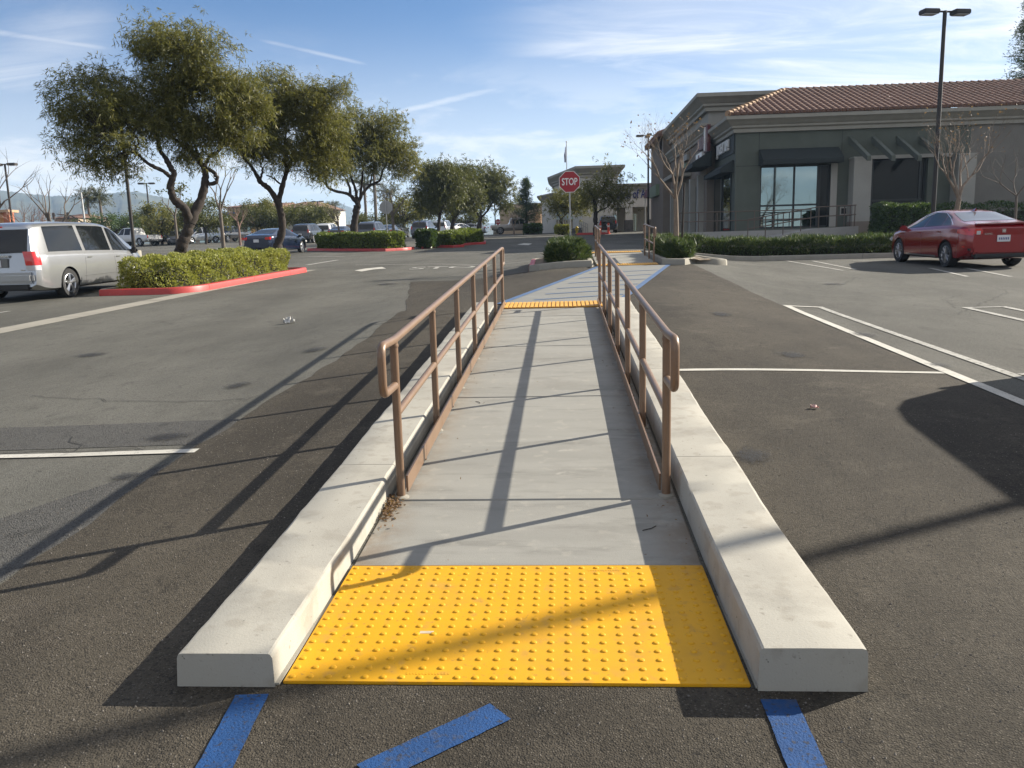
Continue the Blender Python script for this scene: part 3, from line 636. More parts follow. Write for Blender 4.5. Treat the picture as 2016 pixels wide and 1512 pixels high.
# ================================================================== vegetation
def unit(a): return a/(np.linalg.norm(a, axis=1)[:, None]+1e-9)
def smooth_path(pts, n=5):
    P = [Vector(p) for p in pts]; out = []
    for i in range(len(P)-1):
        p0, p1, p2, p3 = P[max(i-1, 0)], P[i], P[i+1], P[min(i+2, len(P)-1)]
        for k in range(n):
            t = k/n; out.append(.5*((2*p1)+(p2-p0)*t+(2*p0-5*p1+4*p2-p3)*t*t+(3*p1-p0-3*p2+p3)*t**3))
    out.append(P[-1]); return out
def willow(name, label, Y0, limbs, blobs, nsub, nleaf, leaf=(.125, .020), mat=None, droop=.45, sig=.20, dep=.85, sparse=(), bark=None, seed=1, twigs=2.2, base_r=.17):
    """tree traced from limb polylines given as (u, v, depth offset); blobs are the crown's lobes (u, v, ru, rv, depth offset)"""
    rg = np.random.default_rng(seed); W = lambda u, v, d: Vector(AY(u, v, Y0+d)); sc = Y0/FPX
    b0 = limbs[0][0][0]; bz = W(*b0); root = thing(name, label, 'tree', (bz.x, bz.y, G(bz.x, bz.y))); O = Vector(root.location)
    q = MB(); allp = []
    for pts, r0, r1 in limbs:
        P = smooth_path([W(*p) for p in pts], 6)
        if pts is limbs[0][0]: P = [Vector((bz.x, bz.y, G(bz.x, bz.y)-.1))]+P[0:]
        n = len(P); rr = [r0+(r1-r0)*(i/(n-1)) for i in range(n)]
        if pts is limbs[0][0]: rr[0] *= 1.35
        P = [p+Vector((rg.normal()*.012, rg.normal()*.012, 0)) for p in P]
        rr = [r_*(1+.08*rg.normal()) for r_ in rr]
        q.tube([p-O for p in P], rr, 10); allp += [(p, r_) for p, r_ in zip(P, rr)]
    AP = np.array([p[:] for p, _ in allp[8:]])
    subs = []; wts = np.array([b[2]*b[3]*(b[2]+b[3]) for b in blobs], float); wts /= wts.sum()
    for i in rg.choice(len(blobs), nsub, p=wts):
        u, v, ru, rv, dd = blobs[i]; d = rg.normal(size=3); d /= np.linalg.norm(d); d *= rg.uniform(0.2, 1)**.40
        c = W(u, v, dd); subs.append(np.array([c.x+d[0]*ru*sc, c.y+d[1]*dep*(ru+rv)/2*sc, c.z+d[2]*rv*sc]))
    for s_ in sparse:
        for _ in range(s_[4]):
            c = W(s_[0], s_[1], s_[5]); d = rg.normal(size=3)*.5; subs.append(np.array([c.x+d[0]*s_[2]*sc, c.y+d[1]*.5, c.z+d[2]*s_[3]*sc]))
    subs = np.array(subs)
    for c in subs:                               # fine branches to every spray
        k = np.argmin(((AP-c)**2*np.array([1, 1, 1.6])).sum(1)); a = Vector(AP[k]); e = Vector(c)
        mid = a.lerp(e, .5)+Vector((rg.normal()*.1, rg.normal()*.1, .12)); L = (e-a).length
        q.tube([p-O for p in smooth_path([a, mid, e], 3)], [.012+.010*min(L, 2), .014, .011, .009, .007, .006, .004][:7], 4, cap=False)
    q.build('trunk', bark or BARK, root, 60)
    nl = nleaf; idx = rg.integers(0, len(subs), nl)
    dens = rg.uniform(.4, 1.6, len(subs)); dens /= dens.sum(); idx = rg.choice(len(subs), nl, p=dens)
    # short drooping sprays: a twig origin, then leaves along it
    per = 9; nt_ = nl//per; tid = rg.choice(len(subs), nt_, p=dens); T0 = subs[tid]+rg.normal(size=(nt_, 3))*sig*np.array([1, 1, .8])
    TD = unit(rg.normal(size=(nt_, 3))+np.array([0, 0, .15])); TL = rg.uniform(.12, .34, nt_)
    tt = np.tile(np.linspace(.1, 1, per), nt_); P = np.repeat(T0, per, 0)+np.repeat(TD, per, 0)*(tt*np.repeat(TL, per))[:, None]
    P[:, 2] -= .10*tt**2
    D = unit(np.repeat(TD, per, 0)*.8+rg.normal(size=(nt_*per, 3))*.75+np.array([0, 0, -droop]))
    Ls = rg.uniform(.6, 1.3, len(P))*leaf[0]
    leaf_mesh('crown', P-np.array(O), D, Ls, leaf[1]*rg.uniform(.7, 1.3, len(P)), mat or LEAFO, root, .12)
    return root
willow('willow_tree', 'tall leaning olive-green tree rising from the clipped hedge beside the silver minivan', 22.6,
  [([(353, 503, 0), (360, 478, 0), (369, 455, .05), (376, 432, .1)], .165, .13),
   ([(374, 440, .08), (364, 412, -.1), (343, 393, -.2), (336, 364, -.3), (342, 342, -.3), (330, 318, -.2), (316, 298, 0), (308, 265, .2), (292, 236, .3), (270, 205, .4)], .125, .022),
   ([(340, 352, -.3), (322, 337, -.5), (296, 325, -.8), (280, 312, -.9), (258, 294, -1.0), (232, 270, -1.1), (195, 245, -1.1)], .062, .015),
   ([(262, 300, -1.0), (272, 280, -.9), (262, 262, -.8), (240, 232, -.7)], .032, .012),
   ([(374, 440, .08), (393, 397, .3), (402, 366, .4), (404, 340, .4), (398, 325, .4), (381, 305, .3), (356, 284, .2), (328, 255, 0), (315, 220, -.1)], .13, .02),
   ([(402, 362, .4), (424, 360, .5), (425, 343, .5), (404, 330, .4)], .055, .05),
   ([(402, 330, .4), (413, 308, .6), (432, 296, .8), (440, 280, .9), (452, 252, 1.0), (462, 215, 1.0)], .06, .015),
   ([(394, 318, .35), (386, 295, .5), (384, 268, .7), (395, 225, .8), (400, 160, .7)], .045, .012),
   ([(308, 265, .2), (325, 215, .2), (340, 150, .2), (350, 100, .2)], .035, .010)],
  [(338, 118, 78, 66, .2), (430, 132, 66, 58, .4), (300, 190, 66, 58, .3), (398, 205, 84, 62, .5), (192, 200, 66, 58, -.8), (150, 245, 44, 50, -.9), (225, 268, 62, 42, -1.0),
   (472, 190, 46, 60, .9), (440, 245, 60, 42, .9), (335, 240, 80, 45, .2), (290, 78, 42, 30, .1), (388, 72, 44, 30, .3), (250, 225, 60, 50, -.5), (488, 235, 30, 50, 1.0)],
  300, 105000, sparse=[(205, 322, 40, 16, 12, -1.0), (375, 300, 40, 12, 8, .2), (130, 170, 20, 20, 4, -.8)], seed=3)
willow('willow_tree', 'middle olive-green tree with forked trunk behind the far end of the clipped hedge', 27.6,
  [([(546, 482, 0), (556, 452, 0), (553, 418, 0), (546, 392, 0)], .15, .11),
   ([(549, 402, 0), (531, 373, -.1), (513, 358, -.3), (502, 338, -.5), (490, 322, -.6), (477, 306, -.6), (468, 280, -.5)], .10, .02),
   ([(512, 356, -.3), (516, 335, -.2), (511, 312, 0), (520, 280, .2)], .04, .012), ([(548, 400, 0), (556, 366, .2), (565, 338, .3), (573, 318, .4), (588, 303, .6), (605, 270, .7)], .10, .02),
   ([(556, 366, .2), (540, 352, .4), (525, 345, .5)], .035, .02), ([(565, 338, .3), (560, 300, .2), (565, 250, .1), (580, 200, 0)], .05, .012)],
  [(530, 190, 66, 46, 0), (598, 200, 62, 46, .2), (655, 185, 30, 24, .4), (500, 245, 56, 58, -.4), (578, 262, 76, 58, .2), (638, 255, 50, 56, .6), (530, 300, 60, 34, -.2), (600, 310, 50, 22, .3), (640, 178, 34, 20, .3)],
  250, 80000, sparse=[(650, 325, 40, 30, 10, .6), (620, 340, 30, 14, 5, .4)], seed=5, leaf=(.12, .019))
willow('willow_tree', 'wide olive-green tree with spreading limbs behind the long red-kerbed hedge', 49.0,
  [([(696, 470, 0), (697, 445, 0), (701, 420, 0), (704, 402, 0)], .24, .19),
   ([(704, 402, 0), (690, 385, -.3), (678, 380, -.5), (660, 376, -.8), (645, 368, -1), (640, 350, -1), (636, 328, -1)], .12, .04), ([(690, 386, -.3), (688, 368, -.2), (676, 345, 0), (660, 320, 0)], .09, .03),
   ([(704, 402, 0), (700, 375, .3), (690, 345, .4), (685, 310, .4)], .11, .03), ([(704, 402, 0), (712, 384, .4), (728, 366, .8), (748, 355, 1.0), (754, 334, 1.1), (765, 310, 1.1)], .12, .03), ([(708, 394, .2), (712, 365, .2), (715, 335, 0), (725, 300, 0)], .09, .03), ([(728, 366, .8), (735, 335, .6), (745, 305, .4)], .05, .02)],
  [(700, 255, 62, 38, 0), (765, 268, 46, 42, .5), (645, 278, 38, 46, -.5), (792, 308, 32, 40, .8), (722, 300, 70, 38, 0), (650, 325, 38, 26, -.6), (745, 245, 40, 26, .3), (690, 320, 40, 18, 0)],
  220, 54000, seed=8, leaf=(.19, .034), sig=.34, mat=LEAFO, sparse=[(810, 325, 16, 20, 5, .8)])
for nm, lb, Y0, tr, bl, sd in (
  ('willow_tree', 'small round-crowned tree with dark slanting trunk, leftmost of three behind the low hedges', 66, [([(862, 478, 0), (863, 452, 0), (866, 425, 0), (874, 400, 0), (884, 375, 0)], .20, .05), ([(866, 425, 0), (852, 405, .5), (845, 385, .5)], .09, .03)], [(858, 362, 36, 38, 0), (845, 395, 24, 26, .3), (885, 370, 28, 36, .3), (866, 345, 24, 24, 0)], 21),
  ('willow_tree', 'multi-trunked tree in the middle of three behind the low hedges', 72, [([(889, 478, 0), (890, 450, 0), (894, 432, 0)], .22, .16), ([(894, 432, 0), (885, 412, .3), (880, 390, .3)], .11, .04), ([(894, 432, 0), (906, 415, .3), (918, 395, .3)], .11, .04), ([(894, 432, 0), (897, 405, .2), (898, 380, .2)], .1, .03)], [(905, 362, 30, 34, 0), (890, 385, 24, 30, 0), (920, 390, 24, 28, .4), (912, 340, 24, 20, 0)], 22),
  ('willow_tree', 'dark spreading tree rightmost of three behind the low hedges', 78, [([(942, 476, 0), (943, 452, 0), (946, 430, 0)], .28, .2), ([(946, 430, 0), (932, 410, .4), (922, 392, .4)], .13, .04), ([(946, 430, 0), (962, 412, .4), (974, 390, .4)], .13, .04), ([(946, 430, 0), (947, 400, .3), (944, 375, .2)], .12, .04)], [(945, 362, 34, 32, 0), (972, 368, 32, 32, .6), (988, 388, 20, 26, .6), (935, 385, 26, 26, 0), (960, 345, 26, 18, 0)], 23),
  ('willow_tree', 'feathery tree standing in front of the bank building right of the stop sign', 72, [([(1172, 468, 0), (1172, 440, 0), (1173, 415, 0), (1170, 395, 0)], .22, .14), ([(1173, 420, 0), (1182, 414, .3), (1195, 408, .3), (1206, 395, .3)], .08, .03), ([(1170, 395, 0), (1160, 375, 0), (1155, 355, 0)], .1, .03), ([(1170, 395, 0), (1185, 375, 0), (1195, 350, 0)], .1, .03)], [(1175, 372, 30, 24, 0), (1190, 350, 26, 20, 0), (1210, 365, 30, 18, .3), (1215, 385, 28, 20, .4), (1185, 392, 34, 18, 0), (1155, 385, 22, 24, 0)], 24),
  ('willow_tree', 'short yellow-green tree before the bank windows left of the feathery one', 80, [([(1108, 462, 0), (1107, 445, 0), (1104, 432, 0)], .14, .1), ([(1104, 432, 0), (1098, 422, .2), (1094, 412, .2)], .06, .03), ([(1104, 432, 0), (1116, 420, .2), (1128, 410, .2)], .06, .03)], [(1110, 398, 24, 16, 0), (1130, 395, 22, 18, 0), (1142, 412, 16, 12, .2), (1098, 405, 14, 14, 0)], 25)):
    willow(nm, lb, Y0, tr, bl, 170 if sd < 24 else 90, 26000 if sd < 24 else 9000, seed=sd, leaf=(.26, .05), sig=.45 if sd < 24 else .6, mat=LEAFG if sd < 24 else LEAFO, dep=1.0)

def conifer(name, label, x, y, h, r, n, mat, seed, trunk=.18, z=None):
    rg = np.random.default_rng(seed); root = thing(name, label, 'tree', (x, y, G(x, y) if z is None else z)); q = MB(); q.tube([(0, 0, -.1), (0.05, 0, h*.5), (0, 0, h)], [trunk, trunk*.6, .02], 8)
    P = []; D = []
    for k in range(int(h*9)):
        z_ = h*(.22+.78*(k/(h*9))); a = rg.uniform(0, 6.28); L = r*(1.05-(z_/h)**1.4)*rg.uniform(.55, 1.1); d = np.array([math.cos(a), math.sin(a), .28])
        q.tube([(0, 0, z_), tuple(d*L*.6+np.array([0, 0, z_])), tuple(d*L+np.array([0, 0, z_-.1*L]))], [.035, .02, .006], 4, cap=False)
        m_ = n//int(h*9); t = rg.uniform(.15, 1, m_); pp = np.outer(t*L, d)+np.array([0, 0, z_])+rg.normal(size=(m_, 3))*.16; P.append(pp); D.append(unit(rg.normal(size=(m_, 3))*.8+d))
    q.build('trunk', BARK, root, 60); P = np.concatenate(P); D = np.concatenate(D)
    leaf_mesh('crown', P, D, rg.uniform(.12, .3, len(P)), .05, mat, root); return root
c_ = AY(1037, 470, 95); conifer('conifer_tree', 'dark green conifer standing before the tan building left of the bank', c_[0], 95, 6.0, 2.2, 9000, LEAFC, 4)

def bare_tree(name, label, x, y, h, seed, levels=5, spread=.55, r0=.09, mat=None, trunk=.34, lean=(0, 0), leaves=0, leafm=None, up=.25, nsplit=3, lsize=(.10, .05), group=None, top=.78):
    rg = random.Random(seed); root = thing(name, label, 'tree', (x, y, G(x, y)), 0, group); q = MB(); tips = []
    def grow(p, d, L, r, lv):
        n = 4; pts = [p]; dd = d.copy()
        for i in range(n):
            dd = (dd+Vector((rg.gauss(0, .13), rg.gauss(0, .13), rg.gauss(0, .08)+up*.08))).normalized(); pts.append(pts[-1]+dd*L/n)
        r1 = r*(.62 if lv < levels else .35); q.tube(pts, [r+(r1-r)*i/n for i in range(n+1)], 8 if lv < 2 else (5 if lv < 4 else 3), cap=lv == levels)
        if lv >= levels: tips.append(pts[-1]); tips.append(pts[-2]); return
        k = nsplit if lv < 2 else rg.choice((2, 2, 3))
        a0 = rg.uniform(0, 6.28)
        for i in range(k):
            a = a0+i*6.283/k+rg.uniform(-.4, .4); sp = spread*rg.uniform(.7, 1.25); o = dd.orthogonal().normalized(); o.rotate(Matrix.Rotation(a, 3, dd)); nd = (dd*math.cos(sp)+o*math.sin(sp)+Vector((0, 0, up*.5))).normalized()
            grow(pts[-1] if rg.random() < .75 else pts[-2], nd, L*rg.uniform(.62, .86), r1*rg.uniform(.75, .95), lv+1)
    P0 = Vector((0, 0, -.08)); tp = Vector((lean[0], lean[1], h*trunk)); q.tube([P0, P0.lerp(tp, .5)+Vector((.02, 0, 0)), tp], [r0*1.25, r0*1.02, r0*.92], 10)
    k = nsplit+1; a0 = rg.uniform(0, 6.28)
    for i in range(k):
        a = a0+i*6.283/k+rg.uniform(-.3, .3); sp = spread*rg.uniform(.6, 1.2); d = Vector((math.cos(a)*math.sin(sp), math.sin(a)*math.sin(sp), math.cos(sp)))
        grow(tp, d, h*(1-trunk)*.36, r0*.62, 1)
    V = np.array(q.v); up_ = V[:, 2] > h*trunk; kz = (h-h*trunk)/(V[:, 2].max()-h*trunk); V[up_, 2] = h*trunk+(V[up_, 2]-h*trunk)*kz; kx = min(1.0, kz*1.15); V[up_, :2] = np.array(lean)+(V[up_, :2]-np.array(lean))*kx; q.v = [tuple(p) for p in V]
    q.build('trunk', mat or BARKG, root, 60)
    if leaves:
        T = np.array([t[:] for t in tips]); T[:, 2] = h*trunk+(T[:, 2]-h*trunk)*kz; T[:, :2] = np.array(lean)+(T[:, :2]-np.array(lean))*kx; g = np.random.default_rng(seed); P = T[g.integers(0, len(T), leaves)]+g.normal(size=(leaves, 3))*.14
        leaf_mesh('crown', P, unit(g.normal(size=(leaves, 3))), g.uniform(.6, 1.2, leaves)*lsize[0], lsize[1], leafm, root)
    return root
def at(u, Y): return XA(u, Y), Y
def bt(label, u, Y, h, seed, **k): x, y = at(u, Y); return bare_tree('bare_tree', label, x, y, h, seed, **k)
bt('bare winter tree with sunlit branches in the bed behind the rounded island on the right', 1330, 25.5, 4.3, 11, levels=7, r0=.075, mat=BARKP, spread=.40, trunk=.40, leaves=90, leafm=LEAFR, up=.30)
bt('bare winter tree with pale trunk behind the red sedan', 1868, 30.5, 5.2, 12, levels=7, r0=.10, mat=BARKP, spread=.40, trunk=.34, leaves=120, leafm=LEAFR, up=.30, lean=(.25, 0))
bt('thin bare tree against the building wall at the right edge of the picture', 1995, 34, 4.4, 13, levels=5, r0=.05, mat=BARKG, spread=.6, trunk=.42)
bt('bare pollarded tree standing above the rear of the silver minivan roof', 108, 42, 4.7, 14, levels=4, r0=.12, spread=.50, trunk=.28, nsplit=2, up=.35)
bt('bare tree at the far left edge of the picture beside a lamp post', -12, 44, 6.2, 15, levels=4, r0=.12, spread=.5, trunk=.35, nsplit=2, up=.35)
bt('slim bare tree between the two nearest willow trunks', 438, 38, 4.8, 16, levels=4, r0=.085, spread=.36, trunk=.46, nsplit=2, up=.4)
bt('small bare tree right of the lamp post behind the white pickup', 348, 58, 4.8, 17, levels=4, r0=.09, spread=.42, trunk=.5, nsplit=2, up=.4, leaves=160, leafm=LEAFG, lsize=(.2, .12))
bt('reddish bare tree left of the blue sedan', 472, 72, 4.1, 18, levels=5, r0=.10, spread=.40, trunk=.35, up=.3, mat=pmat('reddish_bark', (.22, .14, .11), .9))
bt('bare tree behind the back of the grey octagonal sign', 775, 66, 5.0, 19, levels=5, r0=.12, spread=.5, trunk=.4, up=.3)
bt('bare twiggy tree left of the pollarded tree over the minivan', 52, 52, 3.8, 20, levels=5, r0=.10, spread=.5, trunk=.35, mat=pmat('reddish_bark', (.22, .14, .11), .9))
bt('brownish bare tree behind the pollarded tree over the minivan', 92, 64, 3.9, 28, levels=5, r0=.10, spread=.5, trunk=.3, mat=pmat('reddish_bark', (.22, .14, .11), .9))
bt('small bare tree beside the trunk of the wide willow', 668, 62, 3.4, 26, levels=4, r0=.08, spread=.45, trunk=.4)
bt('small pale bare tree beside the conifer near the tan building', 1012, 88, 2.6, 27, levels=5, r0=.09, spread=.5, trunk=.3, mat=BARKP)

def crown_tree(label, u, Y, vt, w_, seed, mat=None, n=5000, leaf=(.30, .10)):
    x, y = at(u, Y); h = float(AY(u, vt, Y)[2])-G(x, y); rg = np.random.default_rng(seed); root = thing('parking_lot_tree', label, 'tree', (x, y, G(x, y)), 0, 'leafy trees across the far parking lot'); q = MB()
    q.tube([(0, 0, -.1), (.08, 0, h*.2), (0, 0, h*.42)], [.16, .12, .10], 8); subs = []
    for k in range(34):
        d = rg.normal(size=3); d /= np.linalg.norm(d); d *= rg.uniform(.3, 1)**.5; s_ = np.array([d[0]*w_*.5, d[1]*w_*.5, h*.66+d[2]*h*.34]); subs.append(s_)
        q.tube([(0, 0, h*.36+rg.uniform(0, .3)), tuple(s_*.55+np.array([0, 0, h*.2])), tuple(s_)], [.07, .04, .012], 4, cap=False)
    q.build('trunk', BARK, root, 60); subs = np.array(subs); P = subs[rg.integers(0, 34, n)]+rg.normal(size=(n, 3))*.34
    leaf_mesh('crown', P, unit(rg.normal(size=(n, 3))+np.array([0, 0, -.2])), rg.uniform(.6, 1.2, n)*leaf[0], leaf[1], mat or LEAFG, root); return root
for i, (lb, u, Y, h, w_, mt) in enumerate((
    ('rounded olive tree beneath the distant lamp post left of the leaning trunk', 318, 84, 405, 5.0, LEAFO), ('dense tree between the leaning willow trunk and the slim bare tree', 405, 82, 396, 5.0, LEAFG), ('tree with thin crown left of the mall sign and behind the blue sedan', 508, 92, 402, 6.0, LEAFG),
    ('tree in front of the tiled mall roof behind the blue sedan', 538, 96, 396, 5.0, LEAFO), ('round tree right of the tiled mall roof', 608, 92, 405, 4.4, LEAFG), ('paler tree beside the round one right of the tiled mall roof', 632, 96, 402, 4.4, LEAFO), ('dark bushy tree under the palms left of the pale lamp post', 222, 92, 424, 8.0, LEAFD),
    ('brownish tree just right of the near lamp post on the left', 276, 96, 428, 4.0, LEAFO), ('tree seen just right of the back of the octagonal sign', 795, 92, 388, 5.2, LEAFO), ('full tree behind the hedges left of the three round-crowned trees', 825, 98, 382, 6.0, LEAFG), ('low tree seen between the trunks of the three round-crowned trees', 915, 110, 412, 6.0, LEAFG), ('low tree under the palms right of the wide willow trunk', 732, 105, 424, 5.0, LEAFG))):
    crown_tree(lb, u, Y, h, w_, 40+i, mt)

def palm(label, u, Y, h, seed, r=1.9):
    x, y = at(u, Y); rg = np.random.default_rng(seed); root = thing('palm_tree', label, 'palm tree', (x, y, G(x, y)), 0, 'palm trees in the distance'); q = MB(); q.tube([(0, 0, -.1), (.1, 0, h*.6), (.05, 0, h)], [.26, .22, .20], 8); q.build('trunk', BARKG, root, 60)
    P = []; D = []; q = MB()
    for k in range(34):
        a = rg.uniform(0, 6.28); el = rg.uniform(-.5, 1.3); d = np.array([math.cos(a)*math.cos(el), math.sin(a)*math.cos(el), math.sin(el)]); pts = []
        for t in np.linspace(0, 1, 7): pts.append(np.array([.05, 0, h])+d*r*t+np.array([0, 0, -.75*t*t*r*.5]))
        q.tube([tuple(p) for p in pts], [.03]*4+[.02, .015, .01], 3, cap=False)
        for i in range(40):
            t = rg.uniform(.1, 1)*6; i0 = min(int(t), 5); p = pts[i0]+(pts[i0+1]-pts[i0])*(t-i0); P.append(p); D.append(d*.7+rg.normal(size=3)*.5+np.array([0, 0, -.4]))
    fr = q.build('frond_ribs', LEAFP, root); P = np.array(P); leaf_mesh('fronds', P, unit(np.array(D)), .55, .07, LEAFP, root)
palm('left of two palms beyond the minivan roof, beside the pale lamp mast', 180, 135, 8.0, 1, 2.8); palm('right of two palms beyond the minivan roof', 204, 135, 8.2, 2, 2.8)
palm('small distant palm before the bluish hill right of the tiled mall roof', 658, 200, 8.6, 3, 2.6); palm('very small palm just right of the distant palm before the bluish hill', 664, 230, 7.0, 4, 2.6)
palm('feathery palm right of the wide willow trunk', 722, 130, 8.4, 5, 3.2); palm('tall feathery palm crossed by a thin lamp post', 742, 128, 10.2, 6, 3.4); palm('low feathery palm behind the grey octagonal sign', 772, 140, 7.4, 7, 3.4)

# ---- hedges
def hedge(name, label, poly, h, n, mat, leaf=(.07, .04), seed=1, spike=0.0, rough=.05, z0=.08, cat='hedge', rnd=.14, group=None):
    """leafy volume over a convex outline (ccw)"""
    rg = np.random.default_rng(seed); P2 = np.array(poly, float); c = P2.mean(0); root = thing(name, label, cat, (c[0], c[1], G(*c)), 0, group)
    E = np.roll(P2, -1, 0)-P2; ln = np.linalg.norm(E, axis=1); per = ln.sum(); area = .5*abs(np.sum(P2[:, 0]*np.roll(P2[:, 1], -1)-np.roll(P2[:, 0], -1)*P2[:, 1]))
    ns = int(n*per*h/(per*h+area)); nt_ = n-ns
    ei = rg.choice(len(ln), ns, p=ln/per); t = rg.uniform(0, 1, ns); q = P2[ei]+E[ei]*t[:, None]; nrm = np.stack([E[ei, 1], -E[ei, 0]], 1)/ln[ei][:, None]
    z = rg.uniform(0.02, 1, ns)**.9; 
    def lump(x, y, zz): return rough*(np.sin(x*3.1+zz*4)+np.sin(y*2.7-zz*3.3)+np.sin((x+y)*5.3+zz*7))/1.5
    top = np.clip((z-(1-rnd/h))/(rnd/h), 0, 1); ins = rnd*(1-np.sqrt(1-top**2+1e-6)); depth = np.abs(rg.normal(size=ns))*.05+ins
    q = q-nrm*depth[:, None]+nrm*lump(q[:, 0], q[:, 1], z*h)[:, None]; A = np.column_stack([q, z*h]); NA = np.column_stack([nrm, np.full(ns, .35)])
    B = []
    lo_, hi_ = P2.min(0), P2.max(0)
    while len(B) < nt_:
        pts = rg.uniform(lo_, hi_, (800, 2)); ok = np.ones(800, bool)
        for p_, e_ in zip(P2, E): ok &= (e_[0]*(pts[:, 1]-p_[1])-e_[1]*(pts[:, 0]-p_[0])) > .03
        B += list(pts[ok])
    B = np.array(B[:nt_]); zt = h+lump(B[:, 0], B[:, 1], h)*.8-np.abs(rg.normal(size=nt_))*.03
    A2 = np.column_stack([B, zt]); NB = np.tile(np.array([0, 0, 1.0]), (nt_, 1)); P = np.concatenate([A, A2]); Nn = np.concatenate([NA, NB])
    D = unit(Nn*.6+rg.normal(size=P.shape)*.7+np.array([0, 0, .25+spike]))
    gz = np.array([G(a, b) for a, b in P[:, :2]])-root.location[2]; P[:, 2] += gz+z0; P[:, 0] -= c[0]; P[:, 1] -= c[1]
    leaf_mesh('foliage', P, D, rg.uniform(.6, 1.3, len(P))*leaf[0], leaf[1]*rg.uniform(.7, 1.2, len(P)), mat, root)
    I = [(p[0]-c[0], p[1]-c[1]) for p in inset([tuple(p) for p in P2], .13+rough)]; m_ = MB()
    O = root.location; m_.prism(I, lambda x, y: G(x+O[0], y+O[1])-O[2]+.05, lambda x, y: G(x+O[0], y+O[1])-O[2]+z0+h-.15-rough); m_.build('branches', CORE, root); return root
hedge('hedge', 'clipped yellow-green hedge in the red-kerbed island beside the minivan', [(-10.55, 19.05), (-9.45, 19.45), (-9.10, 20.3), (-8.80, 26.2), (-9.05, 26.6), (-10.6, 26.6)], .66, 36000, LEAFH, (.065, .038), 2, rough=.10)
hedge('hedge', 'long glossy green hedge above the far red kerb under the wide willow', [(k2[0]+.3, k2[1]+.3), (k2[0]+1.3, k2[1]-.7), (k3[0]-1.0, k3[1]-.2), (k3[0]-.25, k3[1]+.6), (k3[0]-.5, k3[1]+2), (k2[0]+.3, k2[1]+2.4)], .86, 16000, LEAFB, (.13, .075), 3, rough=.07)
hedge('shrub', 'dark green clipped shrub between two far hedges', [(k3[0]+.3, k3[1]+1.8), (k3[0]+1.2, k3[1]+1.6), (k3[0]+1.3, k3[1]+3), (k3[0]+.3, k3[1]+3)], .95, 3500, LEAFD, (.14, .09), 4, cat='shrub')
hedge('hedge', 'short green hedge in the second red-kerbed island, its right end sunlit', [(k4[0]+.0, k4[1]+.3), (k5[0]-.7, k5[1]+.2), (k5[0]-.2, k5[1]+.9), (k5[0]-.6, k5[1]+2.4), (k4[0]-.2, k4[1]+2.4)], .75, 7000, LEAFB, (.14, .08), 5, rough=.09)
hedge('hedge', 'smallest far green hedge at the tip of the last red-kerbed island', [(k6[0]-.3, k6[1]+.5), (k7[0]-.8, k7[1]+.1), (k7[0]-.3, k7[1]+.8), (k7[0]-.6, k7[1]+3), (k6[0]-.6, k6[1]+3)], .8, 6000, LEAFB, (.16, .09), 6, rough=.09)
hedge('juniper_shrub', 'spiky dark green juniper in the kerbed island below the stop sign', [(-.35, 21.5), (-.05, 21.15), (.42, 21.2), (.58, 21.8), (.5, 24.0), (.1, 24.5), (-.4, 24.0)], .42, 14000, LEAFJ, (.15, .024), 7, .4, .08, .1, 'shrub', .25)
hedge('juniper_shrub', 'spiky juniper mound in the rounded island by the far handrail', [(2.75, 21.6), (3.2, 21.2), (k8[0]-1.1, k8[1]+.15), (k8[0]-.8, k8[1]+.8), (k8[0]-1.4, 25.2), (2.8, 25.2)], .36, 12000, LEAFJ, (.19, .026), 8, .35, .08, .1, 'shrub', .25)
hedge('juniper_hedge', 'long low juniper hedge running along the kerb to the red sedan', [(k8[0]-1.1, k9[1]+.5), (k9[0], k9[1]+.45), (14.2, k9[1]+.35), (14.2, k9[1]+2.1), (k8[0]-1.4, k9[1]+2.2)], .46, 30000, LEAFJ, (.19, .026), 9, .45, .08, .08, 'hedge', .2)
